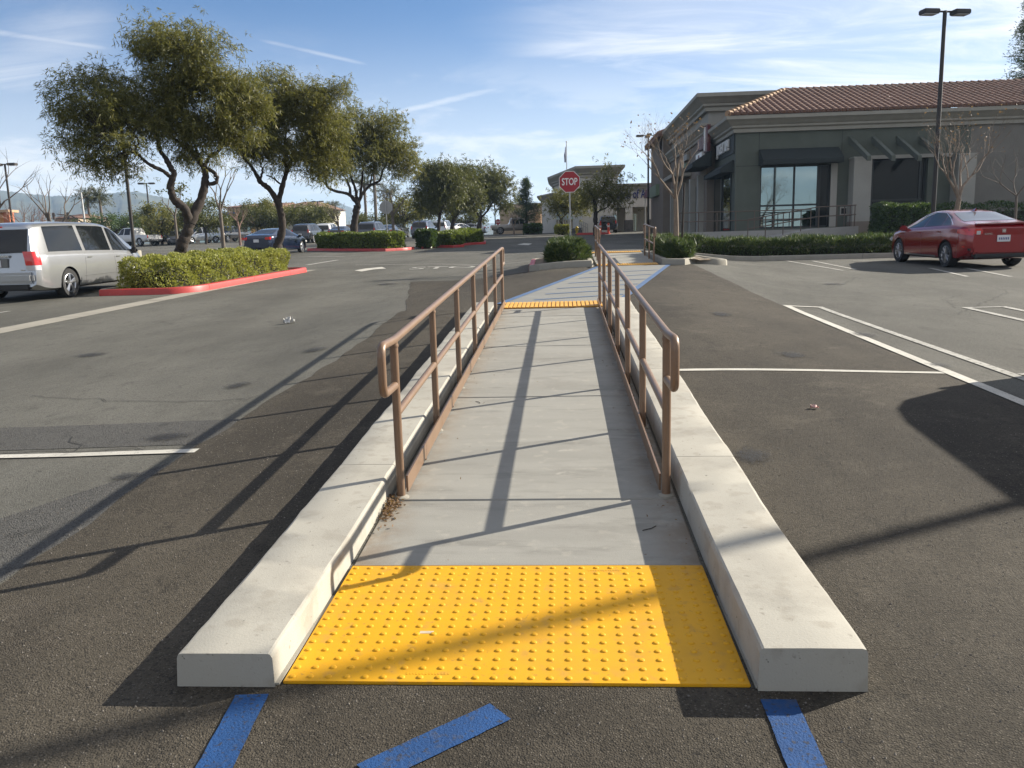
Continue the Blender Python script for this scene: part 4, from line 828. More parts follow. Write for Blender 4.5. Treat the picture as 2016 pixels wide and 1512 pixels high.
# ================================================================== vehicles (x forward, y left, z up)
def smooth_interp(pts, k=.10):
    X = np.array([p[0] for p in pts]); V = np.array([p[1] for p in pts])
    def f(x):
        xs = np.asarray(x)[..., None]+np.linspace(-k, k, 7); return np.interp(xs, X, V).mean(-1)
    return f
class CarShape:
    def __init__(s, L, top, belt, wbelt, wroof, floor, shear=0.0, k=.08, mid=.55, wmid=.045, nf=None):
        s.x0, s.x1 = -L/2, L/2; s.top = smooth_interp(top, k); s.belt = smooth_interp(belt, k); s.wb = smooth_interp(wbelt, k*.7); s.wr = wroof; s.fl = smooth_interp(floor, k); s.sh = shear; s.mid = mid; s.wm = wmid
    def section(s, x):
        zt, zb, wb, zf = float(s.top(x)), float(s.belt(x)), float(s.wb(x)), float(s.fl(x)); dz = max(zt-zb, .02); g = min(max((dz-.10)/.28, 0), 1)
        wt = wb*.86*(1-g)+min(s.wr, wb*.98)*g; wm = wb+s.wm; zm = zf+(zb-zf)*s.mid
        er = .80*(1-g)+.90*g
        P = [(0, zf), (wm-.14, zf), (wm-.03, zf+.05), (wm-.005, zf+.16), (wm, zm), (wb+.022, zb-.07), (wb+.005, zb-.015), (wb-.02, zb+.012), (wt+.012, zb+dz*(er-.06)), (wt-.01, zb+dz*er), (wt*.90, zb+dz*(er+.055)), (wt*.72, zb+dz*(.975)), (wt*.4, zb+dz*.995), (0, zt)]
        return P
    def warp(s, p):
        x, y, z = p
        if s.sh and x < -1.2: x += s.sh*max(0, z-.98)*sm((-1.2-x)/1.0)
        return (x, y, z)
    def body(s, n=64):
        xs = s.x0+(s.x1-s.x0)*(.5-.5*np.cos(np.linspace(0, math.pi, n)))*.55+(s.x1-s.x0)*np.linspace(0, 1, n)*.45
        rows = []
        for x in xs:
            h = s.section(x); full = [(-y, z) for y, z in h[::-1]][:-1]+h[0:]     # left..bottom..right
            ring = [(y, z) for y, z in h] + [(-y, z) for y, z in h[::-1][1:-1]]
            rows.append([s.warp((x, y, z)) for y, z in ring])
        q = MB(); m_ = len(rows[0]); vs = [p for r in rows for p in r]
        fs = [(i*m_+j, i*m_+(j+1) % m_, (i+1)*m_+(j+1) % m_, (i+1)*m_+j) for i in range(n-1) for j in range(m_)]; fs += [tuple(range(m_))[::-1], tuple(range((n-1)*m_, n*m_))]
        q.add(vs, fs); return q
    def side(s, x, b, sgn, off=.006):
        P = s.section(x)[7:10]; z = P[0][1]+(P[2][1]-P[0][1])*b; y = float(np.interp(z, [p[1] for p in P], [p[0] for p in P])); return s.warp((x, sgn*(y+off), z))
    def topp(s, x, yf, off=.006):
        P = s.section(x)[7:]; ys = [p[0] for p in P][::-1]; zs = [p[1] for p in P][::-1]; y = yf*P[2][0]*.99; z = float(np.interp(abs(y), ys, zs)); d = .01
        sl = (float(s.top(x+d))-float(s.top(x-d)))/(2*d); nl = math.hypot(1, sl); return s.warp((x-off*sl/nl, y, z+off/nl))
    def side_pt(s, x, z, sgn, off=.004):
        P = s.section(x)[2:8]; zs = [p[1] for p in P]; ys = [p[0] for p in P]; return s.warp((x, sgn*(float(np.interp(z, zs, ys))+off), z))
def pane(mesh_pts, name, mat, parent): q = MB(); q.grid(mesh_pts); return q.build(name, mat, parent, 60)
def wheel_meshes(r, wd, rimmat, spokes=5):
    q = MB(); q.lathe([(r*.66, -wd/2+.01), (r*.94, -wd/2), (r, -wd/2+.035), (r, wd/2-.035), (r*.94, wd/2), (r*.66, wd/2-.01)], 30, 'y', closed=True); ty = q.mesh('tyre', TYRE, 40)
    q = MB(); q.lathe([(r*.67, wd/2-.012), (r*.64, wd/2-.008), (r*.60, wd/2-.03), (r*.58, -wd/2+.02), (r*.66, -wd/2+.02)], 30, 'y', cap=False)
    for k in range(spokes):
        a = 2*math.pi*k/spokes+.3
        for s_ in ((-.13, .13) if spokes < 8 else (0,)):
            p0 = (math.cos(a)*r*.10, wd/2-.028, math.sin(a)*r*.10); p1 = (math.cos(a+s_)*r*.63, wd/2-.022, math.sin(a+s_)*r*.63); q.tube([p0, p1], [.026, .022], 5)
    q.lathe([(0, wd/2-.012), (r*.13, wd/2-.014), (r*.15, wd/2-.05), (r*.15, wd/2-.09)], 14, 'y', cap=False); q.cur = 1
    q.lathe([(0.001, wd/2-.075), (r*.585, wd/2-.07), (r*.585, wd/2-.08)], 24, 'y', cap=False); rim = q.mesh('rim', [rimmat, BLK], 40)
    return ty, rim
def strip_on(S, pts, hw, sgn, off=.004):
    rows = []
    for x, z in pts: rows.append([S.side_pt(x, z-hw, sgn, off), S.side_pt(x, z+hw, sgn, off)])
    return rows
def make_car(name, label, paint, S, wheels, rw, ww, rim, sidewin, wind, rearw, rear, spokes=5, group=None, glass=None, rearglass=None, arch=.045, grille=True, hubmat=None, bed=None, doors=(), rails=False, antenna=None, chromeline=None):
    glass = glass or CARGL; root = thing(name, label, 'car', group=group)
    q = S.body(); me = q.mesh('body', [paint, BLK]); o = link('body', me, root)
    c = MB(); c.cur = 0
    tr = float(S.wb(wheels[0]))+S.wm-ww/2-.015
    for xw in wheels:
        for s_ in (-1, 1): c.lathe([(0, tr*s_-.34*s_-.0), (rw+arch, tr*s_-.34*s_), (rw+arch, s_*1.3), (0, s_*1.3)], 28, 'y', (xw, 0, rw-.0))
    if bed: c.box(((bed[0]+bed[1])/2, 0, bed[2]+.5), (bed[1]-bed[0], bed[3], 1.0))
    cm = c.mesh('cut', [BLK]); co = bpy.data.objects.new('cut', cm); col.objects.link(co)
    mod = o.modifiers.new('b', 'BOOLEAN'); mod.object = co; mod.operation = 'DIFFERENCE'; mod.solver = 'EXACT'; mod.material_mode = 'TRANSFER'
    dg = bpy.context.evaluated_depsgraph_get(); dg.update(); nm = bpy.data.meshes.new_from_object(o.evaluated_get(dg)); o.modifiers.clear(); o.data = nm; bpy.data.objects.remove(co)
    bm = bmesh.new(); bm.from_mesh(nm)
    for f in bm.faces: f.smooth = True
    for e in bm.edges:
        if len(e.link_faces) == 2 and (e.calc_face_angle(0) > R(38) or e.link_faces[0].material_index != e.link_faces[1].material_index): e.smooth = False
    bm.to_mesh(nm); bm.free()
    for sg in (-1, 1):
        for (b0, b1, t0, t1) in sidewin:
            pane([[S.side((b0+(b1-b0)*a)*(1-b)+(t0+(t1-t0)*a)*b, .05+.90*b, sg) for a in np.linspace(0, 1, 9)] for b in np.linspace(0, 1, 12)], 'side_window', glass, root)
        for (xa, xb) in doors:      # door shut lines
            lo, hi = .26, float(S.belt(xa))-.02; rows = [[S.side_pt(xa-.004+(xb-xa)*t, lo+(hi-lo)*t, sg, .0025), S.side_pt(xa+.004+(xb-xa)*t, lo+(hi-lo)*t, sg, .0025)] for t in np.linspace(0, 1, 8)]; pane(rows, 'door_seam', BLK, root)
            z_ = hi-.10; hx = xb+.16; q = MB(); p = S.side_pt(hx, z_, sg, .012); q.box(p, (.20, .025, .03), .01); q.build('door_handle', paint, root)
        x_ = wind[0]-.16 if not bed else wind[0]-.2; p = S.side(x_, .1, sg, .09); q = MB(); q.box(p, (.12, .20, .15), .04); q.box((p[0], p[1]-sg*.10, p[2]-.04), (.05, .10, .04)); q.build('wing_mirror', BLK if paint != PAINT['red'] else paint, root, 40)
    pane([[S.topp(wind[0]+(wind[1]-wind[0])*b, yf) for yf in np.linspace(-.93, .93, 11)] for b in np.linspace(0, 1, 8)], 'windscreen', glass, root)
    if rearw: pane([[S.topp(rearw[0]+(rearw[1]-rearw[0])*b, yf*(.90)) for yf in np.linspace(-1, 1, 11)] for b in np.linspace(0, 1, 8)], 'rear_window', rearglass or glass, root)
    ty, rm = wheel_meshes(rw, ww, rim, spokes)
    for xw in wheels:
        for s_ in (-1, 1):
            w_ = link('wheel', None, root, (xw, tr*s_, rw)); w_.rotation_euler = (0, random.uniform(0, 6), 0)
            if s_ < 0: w_.rotation_euler = (0, 0, math.pi)
            link('tyre', ty, w_); link('rim', rm, w_)
    rear(root, S)
    q = MB(); q.box((S.x1-.10, 0, .42), (.18, 1.15, .16), .03); q.build('grille', BLK, root)
    for s_ in (-1, 1):
        q = MB(); q.box((S.x1-.20, s_*.62, float(S.belt(S.x1-.25))-.10), (.26, .30, .12), .03); q.build('headlight', LAMPW, root)
    return root
def boxpart(root, name, c, d, mat, b=.012, rz=0.0, ry=0.0):
    q = MB(); q.box((0, 0, 0), d, b); o = q.build(name, mat, root, 40, c); o.rotation_euler = (0, ry, rz); return o
def plate(root, x, z, body=None, ry=0.0, tsize=.09, shift=0):
    p = boxpart(root, 'number_plate', (x, 0, z), (.012, .31, .155), PLATE, .004, ry=ry)
    if body:
        t = text(body, tsize, PLATET, 'plate_lettering', p, .001, .8); t.rotation_euler = (R(90), 0, R(-90)); t.location = (-.008, shift, -.008)
# --- shapes
SED = CarShape(4.63, [(-2.315, .86), (-2.27, 1.0), (-2.18, 1.075), (-1.95, 1.10), (-1.6, 1.16), (-.85, 1.37), (-.35, 1.42), (.05, 1.41), (.45, 1.34), (1.30, .99), (1.7, .93), (2.1, .80), (2.315, .60)],
    [(-2.315, .80), (-2.2, .99), (-1.6, 1.03), (0, .96), (1.2, .91), (1.8, .82), (2.15, .70), (2.315, .52)], [(-2.315, .66), (-2.22, .77), (-2.0, .84), (-1.4, .865), (0, .86), (1.3, .86), (1.8, .83), (2.1, .73), (2.26, .58), (2.315, .45)], .57, [(-2.315, .40), (-2.1, .27), (-1.9, .20), (1.9, .19), (2.315, .24)], wmid=.035)
VAN = CarShape(5.15, [(-2.575, 1.63), (-2.50, 1.70), (-2.2, 1.735), (-1.0, 1.755), (.3, 1.73), (.75, 1.66), (1.1, 1.50), (1.75, 1.12), (2.1, 1.02), (2.4, .86), (2.575, .62)],
    [(-2.575, 1.04), (-1, 1.02), (.5, .98), (1.6, .94), (2.1, .84), (2.4, .70), (2.575, .55)], [(-2.575, .85), (-2.5, .91), (-2.2, .945), (1.2, .945), (1.8, .91), (2.2, .80), (2.45, .66), (2.575, .52)], .77, [(-2.575, .34), (-2.4, .26), (-2.1, .21), (2.0, .20), (2.575, .26)], shear=.26, k=.07, mid=.52)
SUV = CarShape(4.7, [(-2.35, 1.55), (-2.25, 1.66), (-1.9, 1.71), (-.2, 1.74), (.3, 1.66), (.95, 1.14), (1.4, 1.10), (2.0, 1.0), (2.25, .88), (2.35, .7)],
    [(-2.35, 1.05), (0, 1.04), (1.0, 1.02), (1.9, .95), (2.35, .65)], [(-2.35, .80), (-2.25, .87), (-1.8, .90), (1.2, .90), (1.9, .87), (2.2, .76), (2.35, .62)], .66, [(-2.35, .42), (-2.0, .30), (2.0, .28), (2.35, .36)], shear=.30)
PICK = CarShape(5.8, [(-2.9, 1.05), (-2.8, 1.10), (-.9, 1.11), (-.8, 1.14), (-.62, 1.80), (-.4, 1.84), (.6, 1.83), (.9, 1.72), (1.4, 1.20), (1.9, 1.16), (2.5, 1.10), (2.8, 1.0), (2.9, .8)],
    [(-2.9, 1.00), (-1, 1.06), (.8, 1.08), (1.6, 1.08), (2.4, 1.0), (2.9, .72)], [(-2.9, .90), (-2.6, .94), (1.8, .95), (2.5, .92), (2.9, .75)], .70, [(-2.9, .55), (-2.4, .42), (2.2, .38), (2.9, .45)], k=.05)
# --- rears
def rear_sedan_red(root, S):
    for s_ in (-1, 1):
        rows = []
        for x in np.linspace(-2.30, -1.86, 8):
            t = (x+2.30)/.44; zc = .885+.02*t; hh = .085*(1-t*.45); rows.append([S.side_pt(x, zc-hh+2*hh*k, s_, .007) for k in (0, .25, .5, .75, 1)])
        pane(rows, 'tail_light', LAMPR, root)
        q = boxpart(root, 'tail_light', (-2.285, s_*.60, .885), (.09, .22, .15), LAMPR, .03, rz=s_*-.25)
        boxpart(root, 'reverse_light', (-2.325, s_*.60, .872), (.03, .11, .10), LAMPW, .02, rz=s_*-.25)
        boxpart(root, 'bumper_vent', (-2.20, s_*.70, .47), (.16, .16, .11), BLK, .03); boxpart(root, 'reflector', (-2.13, s_*.845, .53), (.10, .03, .035), LAMPR, .008)
    boxpart(root, 'boot_lid', (-2.285, 0, .76), (.05, 1.04, .40), PAINT['red'], .03, ry=R(-6)); boxpart(root, 'spoiler_lip', (-2.20, 0, 1.068), (.14, 1.24, .03), PAINT['red'], .014, ry=R(-4))
    boxpart(root, 'rear_bumper', (-2.28, 0, .46), (.12, 1.46, .22), PAINT['red'], .05); boxpart(root, 'lower_bumper', (-2.26, 0, .33), (.14, 1.36, .14), BLK, .04)
    plate(root, -2.335, .72)
    for k in range(6): boxpart(root, 'plate_mark', (-2.343, -.105+.042*k, .715), (.004, .024, .055), PLATET, .001)
    e = boxpart(root, 'badge', (-2.325, 0, .90), (.012, .02, .085), CHROME, .003); 
    for dy in (-.032, .032): boxpart(root, 'badge', (-2.326, dy, .90), (.012, .016, .095), CHROME, .003)
    boxpart(root, 'badge', (-2.326, 0, .90), (.012, .06, .016), CHROME, .003)
    t = text('CIVIC', .06, CHROME, 'badge_lettering', root, .003, 1.3); t.rotation_euler = (R(90), 0, R(-90)); t.location = (-2.325, .36, .83)
    # fin antenna and chrome window line
    q = MB(); q.add([(-.95, -.03, 1.365), (-.95, .03, 1.365), (-.72, 0, 1.385), (-.98, 0, 1.46)], [(0, 1, 3), (0, 3, 2), (1, 2, 3), (0, 2, 1)]); q.build('roof_antenna', PAINT['red'], root)
    for s_ in (-1, 1):
        q = MB(); q.tube([S.side(x, b, s_, .01) for x, b in ((.95, .05), (.6, .45), (.25, .80), (-.2, .96), (-.7, .97), (-1.1, .80), (-1.45, .40), (-1.55, .10))], .009, 5); q.build('window_trim', CHROME, root, 60)
        q = MB(); q.grid([[S.side_pt(x, .24, s_, .012), S.side_pt(x, .285, s_, .012)] for x in np.linspace(-.85, .85, 10)]); q.build('sill_trim', CHROME, root)
def rear_van(root, S):
    xr = -2.575
    wn = MB(); rows = []
    for z in np.linspace(1.08, 1.58, 6):
        rows.append([(S.warp((xr-.010, y, z))) for y in np.linspace(-.74, .74, 11)] if True else 0)
    wn.grid(rows); wn.build('rear_window', CARGL, root, 60)
    for s_ in (-1, 1):
        for nm_, z0_, z1_, dx_, mt_ in (('tail_light', .80, 1.10, .16, LAMPR), ('reverse_light', .69, .796, .12, LAMPW)):
            q = MB(); rows = []
            for z in np.linspace(z0_, z1_, 5):
                w_ = abs(S.side_pt(xr+.012, z, 1, 0)[1]); rows.append([S.warp((xr-.014, s_*(w_-.20), z)), S.warp((xr-.014, s_*(w_-.06), z)), S.warp((xr-.010, s_*(w_-.01), z)), S.side_pt(xr+.012, z, s_, .012), S.side_pt(xr+.05, z, s_, .012), S.side_pt(xr+.10, z, s_, .012), S.side_pt(xr+dx_, z, s_, .012)])
            q.grid(rows); q.build(nm_, mt_, root, 60)
        rows = strip_on(S, [(x, .475) for x in np.linspace(-.85, 1.1, 10)], .010, s_, .012); pane(rows, 'side_moulding', PAINT['silver'], root)
    boxpart(root, 'rear_bumper', (-2.60, 0, .53), (.16, 1.74, .24), PAINT['silver'], .06); boxpart(root, 'lower_bumper', (-2.56, 0, .34), (.10, 1.5, .18), BLK, .04)
    boxpart(root, 'plate_recess', (-2.580, 0, .86), (.02, .62, .20), PAINT['grey'], .02); plate(root, -2.598, .85, '4J701', tsize=.115, shift=-.03)
    boxpart(root, 'badge_strip', (-2.582, 0, 1.005), (.02, .70, .055), PAINT['silver'], .01)
    boxpart(root, 'high_brake_light', S.warp((-2.58, 0, 1.635)), (.03, .34, .03), LAMPR, .008); boxpart(root, 'wiper', S.warp((-2.60, -.1, 1.09)), (.02, .5, .02), BLK, .006)
    q = MB(); q.box((0, 0, 0), (.012, .10, .02)); q.build('badge', CHROME, root, None, (-2.584, -.62, .70))
    for y in (-.12, -.21, -.30): boxpart(root, 'badge', (-2.594, y, 1.005), (.01, .04, .025), CHROME, .003)
def rear_generic(pt, wide=.62, z=.95, lamp=(.05, .16, .22), plate_z=.80, x=None):
    def f(root, S):
        xr = S.x0 if x is None else x
        for s_ in (-1, 1): boxpart(root, 'tail_light', (xr+.02, s_*wide, z), lamp, LAMPR, .02)
        boxpart(root, 'rear_bumper', (xr+.03, 0, .52), (.16, 1.5, .18), pt, .04); plate(root, xr-.02, plate_z)
    return f
def rear_suv(pt):
    def f(root, S):
        rear_generic(pt, .74, 1.05, (.06, .12, .30), .78)(root, S)
        q = MB(); q.grid([[S.warp((S.x0-.006, y, z)) for y in np.linspace(-.64, .64, 9)] for z in np.linspace(1.10, 1.50, 5)]); q.build('rear_window', CARGL, root, 60)
    return f
def rear_pick(pt):
    def f(root, S):
        for s_ in (-1, 1): boxpart(root, 'tail_light', (-2.90, s_*.86, .92), (.05, .10, .30), LAMPR, .02)
        boxpart(root, 'rear_bumper', (-2.93, 0, .60), (.16, 1.7, .16), CHROME, .03); plate(root, -3.0, .62)
        q = MB(); q.grid([[(-.665+(z-1.22)*.25, y, z) for y in np.linspace(-.6, .6, 7)] for z in np.linspace(1.22, 1.66, 4)]); q.build('rear_window', CARGL, root)
    return f
def place(o, x, y, rz): o.location = (x, y, G(x, y)); o.rotation_euler = (0, -math.atan(.026)*math.sin(rz), rz); return o
UP = math.pi/2
red = make_car('parked_sedan', 'red sedan parked nose-in at the right edge beside the juniper hedge', PAINT['red'], SED, (-1.35, 1.35), .325, .215, pmat('two_tone_rim', (.36, .36, .37), .3, .8),
    [(.97, .02, .34, -.02), (-.06, -.98, -.06, -.80), (-1.02, -1.48, -.85, -1.12)], (1.18, .42), (-1.72, -.92), rear_sedan_red, 10, rearglass=CARGL2, glass=glassmat('blue_tint_glass', (.012, .024, .034), .05, .28), doors=((.92, 1.0), (-.04, -.02), (-.9, -1.12)))
pr = GP(1860, 526); place(red, pr[0]+.80, pr[1]+1.35, UP+R(2))
van = make_car('minivan', 'silver minivan with dark windows parked at the left edge beside the clipped hedge', PAINT['silver'], VAN, (-1.45, 1.60), .335, .225, RIM,
    [(1.62, .62, 1.02, .56), (.50, -.60, .46, -.66), (-.74, -2.08, -.80, -2.16)], (1.72, .92), None, rear_van, 5, doors=((1.05, 1.25), (.56, .58), (-.85, -.70)))
place(van, -12.42, 20.05, UP)
bsed = make_car('parked_sedan', 'dark blue sedan half hidden behind the middle willow trunk', PAINT['blue'], SED, (-1.35, 1.35), .325, .215, RIM, [(.97, .02, .34, -.02), (-.06, -.98, -.06, -.80), (-1.02, -1.48, -.85, -1.12)], (1.18, .42), (-1.72, -.92), rear_generic(PAINT['blue'], .68, .90, (.16, .30, .14), .78), 10)
x, y = at(545, 46); place(bsed, x, y, UP-R(8))
# prototypes for the far rows
def recolour(o, paint, old):
    for k in KIDS.get(o.name, []):
        for i, sl in enumerate(k.material_slots):
            if sl.material in old: sl.link = 'OBJECT'; sl.material = paint
        recolour(k, paint, old)
PG = 'cars in the far parking rows'
suv0 = make_car('parked_suv', 'black suv behind the long hedge just right of the blue sedan', PAINT['black'], SUV, (-1.4, 1.4), .36, .23, RIM, [(.98, .05, .38, .02), (-.05, -.98, -.08, -1.0), (-1.1, -1.95, -1.12, -1.75)], (1.0, .30), None, rear_suv(PAINT['black']), 5, PG)
x, y = at(611, 75); place(suv0, x, y, UP-R(4))
pick0 = make_car('pickup_truck', 'white pickup truck in profile beyond the nose of the silver minivan', PAINT['white'], PICK, (-1.85, 1.85), .40, .26, RIM, [(1.28, .42, .84, .40), (.30, -.52, .30, -.45)], (1.36, .90), None, rear_pick(PAINT['white']), 6, PG, bed=(-2.8, -.95, .62, 1.6))
x, y = at(264, 82); place(pick0, x, y, R(158))
sed0 = make_car('parked_sedan', 'dark sedan in the left far row facing the camera', PAINT['navy'], SED, (-1.35, 1.35), .325, .215, RIM, [(.97, .02, .34, -.02), (-.06, -.98, -.06, -.80), (-1.02, -1.48, -.85, -1.12)], (1.18, .42), (-1.72, -.92), rear_generic(PAINT['navy'], .68, .90, (.16, .30, .14), .78), 5, PG)
x, y = at(350, 84); place(sed0, x, y, -UP+R(20))
def more(src, name, label, paint, old, u, Y, rz):
    c = copy_tree(src); c.name = name; c['label'] = label; KIDS.setdefault(c.name, [k for k in KIDS.get(c.name, [])])
    x, y = at(u, Y); place(c, x, y, rz); return c
def more_car(src, name, label, paint, old, u, Y, rz):
    c = src.copy(); col.objects.link(c); c.name = name; c['label'] = label
    for k in KIDS[src.name]:
        d = k.copy(); col.objects.link(d); d.parent = c
        for g in KIDS.get(k.name, []): e = g.copy(); col.objects.link(e); e.parent = d
        for i, sl in enumerate(d.material_slots):
            if sl.material in old: sl.link = 'OBJECT'; sl.material = paint
    x, y = at(u, Y); place(c, x, y, rz); return c
B_, W_, N_ = [PAINT['black']], [PAINT['white']], [PAINT['navy']]
more_car(suv0, 'parked_suv', 'dark suv facing the camera right of the white pickup truck', PAINT['navy'], B_, 326, 88, -UP+R(25))
more_car(suv0, 'parked_suv', 'silver crossover seen beside the leaning willow trunk', PAINT['pale'], B_, 393, 88, -UP-R(38))
more_car(pick0, 'pickup_truck', 'black pickup truck facing the camera behind the slim bare tree', PAINT['black'], W_, 455, 98, -UP-R(15))
more_car(suv0, 'parked_suv', 'white car whose roof shows above the long hedge beside the black suv', PAINT['white'], B_, 648, 84, UP)
more_car(sed0, 'parked_sedan', 'dark car barely visible above the long hedge left of the wide willow trunk', PAINT['black'], N_, 674, 80, UP)
more_car(suv0, 'parked_suv', 'black suv above the long hedge right of the wide willow trunk', PAINT['navy'], B_, 738, 72, UP-R(5))
more_car(sed0, 'parked_sedan', 'pale sedan behind the grey octagonal sign post', PAINT['pale'], N_, 768, 76, UP)
more_car(sed0, 'parked_sedan', 'black sedan right of the grey octagonal sign post', PAINT['black'], N_, 785, 88, UP)
more_car(suv0, 'parked_suv', 'dark blue suv above the second hedge by the dark slanting trunk', PAINT['blue'], B_, 838, 82, UP-R(5))
more_car(suv0, 'parked_suv', 'silver suv right of the dark slanting trunk', PAINT['pale'], B_, 874, 90, UP-R(5))
more_car(sed0, 'parked_sedan', 'pale sedan between the three round-crowned trees', PAINT['white'], N_, 905, 98, UP-R(30))
more_car(sed0, 'parked_sedan', 'silver sedan low behind the last small hedge', PAINT['pale'], N_, 924, 104, R(170))
more_car(pick0, 'pickup_truck', 'grey-brown pickup truck parked in shade before the tan building', PAINT['tan'], W_, 1016, 98, R(8))
more_car(suv0, 'parked_suv', 'black suv seen from behind beside the bank portico', PAINT['black'], B_, 1195, 84, UP)
# vehicle just outside the picture on the right: its shadow reaches the stall
off = more_car(suv0, 'parked_suv', 'wine red suv in the nearest right stall, only its shadow in the picture', PAINT['wine'], B_, 1500, 10, -UP); off.location = (5.95, 5.60, G(5.95, 5.60))
# ================================================================== buildings
ST_G = pmat('green_stucco', (.108, .120, .098), .92, var=.14, vscale=1.2, bump=.3, bscale=60, stain=(1.0, .35, (.082, .092, .078), .5, .75))
ST_B = pmat('brown_stucco', (.22, .18, .145), .92, var=.12, vscale=1.0, bump=.3, bscale=60)
ST_L = pmat('grey_stucco', (.36, .345, .305), .92, var=.12, vscale=1.0, bump=.3, bscale=60)
CORN = pmat('cornice_paint', (.34, .32, .27), .85, var=.12, vscale=2.0, bump=.15, bscale=40)
CREAM = pmat('cream_stucco', (.66, .62, .54), .92, var=.1, vscale=1.0, bump=.25, bscale=60)
TANW = pmat('tan_stucco', (.42, .33, .235), .92, var=.12, vscale=.6, bump=.25, bscale=40)
PEACH = pmat('peach_stucco', (.50, .33, .20), .92, var=.12, vscale=.6)
ORNG = pmat('orange_stucco', (.62, .30, .10), .92, var=.12, vscale=.6)
STONE = pmat('stone_plinth', (.13, .115, .10), .9, var=.4, vscale=4, bump=.8, bscale=9)
TERR = pmat('terracotta_tile', (.235, .125, .085), .85, var=.45, vscale=3.0, bump=.2, bscale=30, stain=(1.3, .5, (.105, .065, .05), .45, .66))
AWN = pmat('dark_awning_cloth', (.018, .024, .024), .8, bump=.15, bscale=150)
AWNW = pmat('wine_awning_cloth', (.12, .045, .07), .75)
FRAME = pmat('dark_window_frame', (.02, .022, .022), .45, .3)
PAVE = pmat('landing_concrete', (.36, .35, .33), .9, var=.15, vscale=1.0, bump=.2, bscale=40)
DARKIN = pmat('dark_interior', (.02, .018, .016), .9)
RAILB = pmat('brown_steel_rail', (.12, .085, .065), .5, .2)
TRIM = pmat('pale_window_trim', (.38, .36, .32), .85)
def bx(q, x0, x1, y0, y1, z0, z1): q.box(((x0+x1)/2, (y0+y1)/2, (z0+z1)/2), (x1-x0, y1-y0, z1-z0))
def sweep(q, path, prof):
    """moulding: closed profile (out, up) swept along a plan polyline; outward is to the right of travel"""
    P = [Vector(p) for p in path]; rows = []
    for i in range(len(P)):
        d0 = (P[i]-P[i-1]).normalized() if i else (P[1]-P[0]).normalized(); d1 = (P[i+1]-P[i]).normalized() if i < len(P)-1 else d0
        n0, n1 = Vector((d0.y, -d0.x)), Vector((d1.y, -d1.x)); b = (n0+n1); b = b/max(b.length_squared/2, .2)
        rows.append([(P[i].x+b.x*o, P[i].y+b.y*o, z) for o, z in prof])
    L = len(prof); k = len(q.v); vs = [p for r in rows for p in r]
    fs = [(i*L+j, i*L+(j+1) % L, (i+1)*L+(j+1) % L, (i+1)*L+j) for i in range(len(P)-1) for j in range(L)]+[tuple(range(L))[::-1], tuple(range((len(P)-1)*L, len(P)*L))]
    q.add(vs, fs)
def corn_prof(z0, z1, out):
    h = z1-z0; return [(0, z0), (out*.25, z0), (out*.25, z0+h*.22), (out*.45, z0+h*.30), (out*.45, z0+h*.42), (out*.7, z0+h*.55), (out*.92, z0+h*.75), (out, z0+h*.78), (out, z1), (0, z1)]
# ---------------- corner shop building on the right
FY, FX = 45.0, XA(1445, 45.0); FZ = 1.72             # facade plane, corner, floor level
X = lambda u, Y=FY: XA(u, Y, 350); Z = lambda u, v, Y=FY: float(AY(u, v, Y)[2])
zc0, zc1 = Z(1450, 262), Z(1450, 231)
shop = thing('corner_shop_building', 'green-grey shop building with tiled hip roof, awnings and large corner window', 'building', (FX, FY, FZ)); O = Vector((FX, FY, FZ)); 
class LB(MB):
    def add(s, vs, fs): super().add([(p[0]-O.x, p[1]-O.y, p[2]-O.z) for p in vs], fs)
XE = 34.0; gz = G(15, FY)-.3
wx0, wx1 = X(1497), X(1636); wz0, wz1 = FZ+.12, Z(1497, 326)
px0, px1 = X(1681, 44.2), X(1716, 44.2); rx1 = X(1826); p2a, p2b = X(1886, 44.2), X(1921, 44.2); pz = Z(1700, 312, 44.2)
q = LB(); bx(q, FX, wx0, FY, FY+.4, gz, zc0); bx(q, wx0, wx1, FY, FY+.4, wz1, zc0); bx(q, wx0, wx1, FY, FY+.4, gz, wz0); bx(q, wx1, px1, FY, FY+.4, gz, zc0); bx(q, px1, rx1, FY, FY+.4, Z(1760, 305), zc0); bx(q, px1, rx1, FY, FY+.4, gz, FZ+.75); bx(q, rx1, p2b, FY, FY+.4, gz, zc0)
q.build('front_wall', ST_G, shop)
q = LB(); bx(q, p2b, XE, FY, FY+.4, gz, zc0); q.build('side_wing_wall', pmat('taupe_stucco', (.205, .19, .165), .92, var=.14, vscale=1.0, bump=.3, bscale=60), shop)
q = LB(); bx(q, FX, FX+.4, FY+.4, 51.0, gz, zc0); q.build('side_wall', ST_G, shop)
q = LB(); bx(q, FX+1.2, XE, FY+5, FY+5.2, gz, zc0); bx(q, wx0-.3, rx1+.3, FY+3.5, FY+3.6, gz, zc0); q.build('inner_wall', DARKIN, shop)
for uj in (1493, 1655): q = LB(); bx(q, X(uj)-.012, X(uj)+.012, FY-.004, FY+.02, wz1, zc0); q.build('wall_joint', FRAME, shop)
q = LB(); bx(q, FX+.02, wx0, FY-.004, FY+.02, Z(1470, 327)-.012, Z(1470, 327)+.012); q.build('wall_joint', FRAME, shop)
